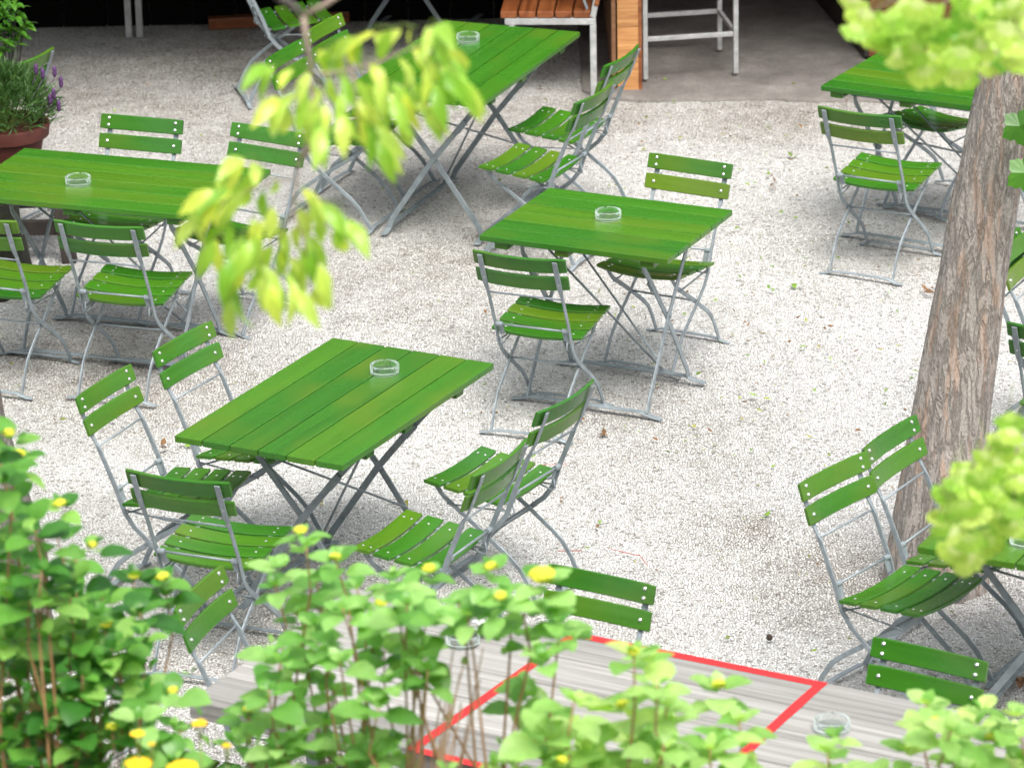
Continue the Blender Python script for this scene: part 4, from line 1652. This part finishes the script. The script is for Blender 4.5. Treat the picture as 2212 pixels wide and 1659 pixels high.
for (u, v) in ((78, 153), (92, 162), (118, 158), (132, 181), (108, 218), (127, 232), (116, 206)):
    c = at(u, v, 18.55) - Vector(lav.location)
    mb = MB()
    mb.lathe([(0.001, -0.022), (0.008, -0.016), (0.011, 0.0), (0.009, 0.012), (0.012, 0.018), (0.004, 0.034), (0.001, 0.036)], 8, 0, c)
    mb.tube([c - Vector((0, 0, 0.02)), c - Vector((c.x * 0.25, 0.02, 0.11))], 0.0015, 4)
    mb.build('flower_head', PURPLE, lav, smooth=True)

# mossy stump left of the stool
sc_ = at(-28, 430, 18.0)
stp = empty('tree_stump', (sc_.x - 0.03, 18.05, 0))
tag(stp, 'mossy dark stump at the left edge behind the left table', 'stump')
mb = MB()
tree_trunk(mb, [(0, 0, -0.02), (0, 0, 0.26), (0, 0, 0.50), (0, 0, 0.57)], [0.20, 0.18, 0.17, 0.11], seg=40, rows=30, ridge=0.02, seed=5)
mb.build('trunk', MOSS, stp, smooth=True)
mb = MB()
mb.lathe([(0.001, 0.60), (0.06, 0.595), (0.11, 0.57)], 30)
mb.build('top', MOSS, stp, smooth=True)

# shrub at upper left before the deep shade
ul = empty('leafy_shrub', (at(5, 110, 20.2).x, 20.2, 0))
tag(ul, 'small leaved green shrub at the top left corner against the deep shade', 'shrub')
off3 = Vector(ul.location)
mb = MB()
st = MB()
for (u, v) in ((5, 5), (25, 20), (10, 40), (30, 45), (5, 60), (40, 70), (20, 75), (48, 52), (12, 90), (30, 95), (5, 105), (50, 68), (-15, 30), (-15, 70), (35, 12), (18, 58), (-30, 10), (8, 78), (-5, 20), (30, 30), (-25, 95)):
    c = at(u, v, 20.2 + random.uniform(-.1, .1)) - off3
    for k in range(6):
        a = random.uniform(0, 6.28)
        d = Vector((math.cos(a), math.sin(a), random.uniform(-0.3, 0.4)))
        leaf(mb, c + rv(0.02), d, UPV + rv(0.3), random.uniform(0.05, 0.085), 0.032, 'ovate', 0.3, 0.2, 5)
    st.tube([c, Vector((c.x * 0.5, c.y, max(0, c.z - 0.35))), Vector((-0.05, 0, 0))], 0.0025, 5)
mb.build('foliage', VINE, ul, smooth=True)
st.build('stem', DARKWOOD, ul, smooth=True)
mb = MB()
mb.tube([at(24, 130, 20.6) - Vector((0, 0, 0)), at(18, 0, 20.6) + Vector((0, 0, 0.4))], 0.008, 8)
rod0 = gz(26, 140, 0)
mb = MB()
mb.tube([(rod0.x, rod0.y, 0), (rod0.x + 0.0, rod0.y, 1.4)], 0.009, 8)
tag(mb.build('plant_stake', METAL, smooth=True), 'thin grey metal stake rising behind the lavender pot', 'stake')

# planter with dark shrub at the top right
pl0 = gz(1877, 124, 0.03)
pls = gz(1802, 37, 0.03)
plant = empty('wooden_planter', (pl0.x, pl0.y, 0.03), math.atan2((pls - pl0).y, (pls - pl0).x) - math.pi / 2)
tag(plant, 'dark red brown board planter behind the table at the upper right', 'planter')
mb = MB()
for k in range(4):
    mb.box((0.75, 0.012, 0.065 + k * 0.13), (1.5, 0.024, 0.126))
mb.build('front_boards', plank_wood('planter_board', (0.10, 0.028, 0.012), (0.16, 0.05, 0.02), (0.20, 0.07, 0.03), (3, 3, 50), 0.6), plant, bevel=0.003)
mb = MB()
for k in range(4):
    mb.box((-0.012, 0.70, 0.065 + k * 0.13), (0.024, 1.4, 0.126))
mb.build('side_boards', DARKWOOD, plant, bevel=0.003)
mb = MB()
mb.box((0.75, 0.71, 0.48), (1.48, 1.35, 0.03))
mb.build('soil', SOIL, plant)
ps = empty('evergreen_shrub', (pl0.x + 0.05, pl0.y + 0.75, 0.52))
tag(ps, 'dark green shrub growing in the brown board planter at the top', 'shrub')
mb = MB()
for k in range(520):
    c = Vector((random.gauss(0, 0.32), random.gauss(0, 0.22), abs(random.gauss(0.15, 0.16))))
    d = rv() + Vector((0, 0, 0.3))
    leaf(mb, c, d, rv() + UPV, random.uniform(0.04, 0.07), 0.03, 'ovate', 0.2, 0.2, 4)
mb.build('foliage', VINE, ps, smooth=True)
st = MB()
for k in range(12):
    st.tube([(0, 0, -0.03), (random.gauss(0, .25), random.gauss(0, .15), 0.25)], 0.005, 5)
st.build('stem', STEMM, ps)

# ------------------------------------------------------------------ litter on the gravel
mb = MB()
random.seed(21)


def litter_at(x, y, s_):
    a = random.uniform(0, 6.28)
    leaf(mb, Vector((x, y, 0.012 + random.uniform(0, 0.012))), (math.cos(a), math.sin(a), random.uniform(-0.1, 0.3)), UPV + rv(0.5), s_, s_ * random.uniform(0.3, 0.6), 'lance', random.uniform(-0.4, 0.4), random.uniform(-0.5, 0.5), 3)


for k in range(900):
    x = random.uniform(-3.0, 3.0)
    y = random.uniform(11.5, 21.5)
    litter_at(x, y, random.uniform(0.009, 0.026))
for k in range(420):
    x = random.gauss(1.1, 0.5)
    y = random.uniform(15.5, 20.7)
    litter_at(x, y, random.uniform(0.010, 0.032))
for (u, v, s_) in ((1640, 862, .04), (1300, 948, .045), (355, 972, .045), (395, 965, .05), (690, 1100, .035), (865, 1090, .05), (130, 915, .03), (300, 868, .03), (1290, 1146, .03), (1205, 1090, .03), (1080, 900, .03),
                   (2000, 640, .05), (1720, 620, .05), (1170, 590, .04), (1670, 400, .04), (1710, 345, .05), (1480, 640, .03), (1660, 1125, .035), (240, 910, .035), (1080, 395, .04), (775, 1300, .04)):
    p = gz(u, v)
    for k in range(2):
        litter_at(p.x + random.uniform(-.015, .015), p.y + random.uniform(-.02, .02), s_)
tag(mb.build('leaf_litter', LITTER, smooth=True), 'scattered small green and brown fallen leaves on the white gravel', 'leaf litter', kind='stuff')
for (pts, lb) in (([(1320, 1192), (1372, 1205), (1382, 1205), (1398, 1228)], 'thin red bent twig on the gravel right of the large front table'),
                  ([(1205, 1196), (1258, 1195)], 'short straight red twig on the gravel by the chair foot'),
                  ([(1170, 1010), (1225, 1008)], 'thin brown straight twig on the gravel behind the right chairs')):
    mb = MB()
    mb.tube([gz(u, v) + Vector((0, 0, 0.012)) for (u, v) in pts], 0.0016, 5)
    tag(mb.build('twig', simple('red_twig', (0.35, 0.07, 0.05), 0.6, 0, 0.2, 40)), lb, 'twig')
# one round dark seed case
mb = MB()
p = gz(1662, 1384)
for sgn in (1, -1):
    mb.dome((p.x, p.y, 0.014), 0.012, (0, 0, sgn), 1.0, 12, 0, 4)
tag(mb.build('seed_case', SOIL, smooth=True), 'small round dark brown seed case on the gravel near the bottom', 'seed')
# dry brown leaf lower right
mb = MB()
p = gz(2205, 1484)
for k in range(4):
    leaf(mb, p + Vector((0, 0, 0.02)), (math.cos(k * 1.5), math.sin(k * 1.5), 0.2), UPV + rv(.3), 0.05, 0.03, 'ovate', 0.3, 0.5, 5)
tag(mb.build('dry_leaf', simple('dry_brown', (0.16, 0.075, 0.035), 0.8, 0, 0.3, 40), smooth=True), 'curled dry brown leaf on the gravel at the lower right edge', 'leaf')
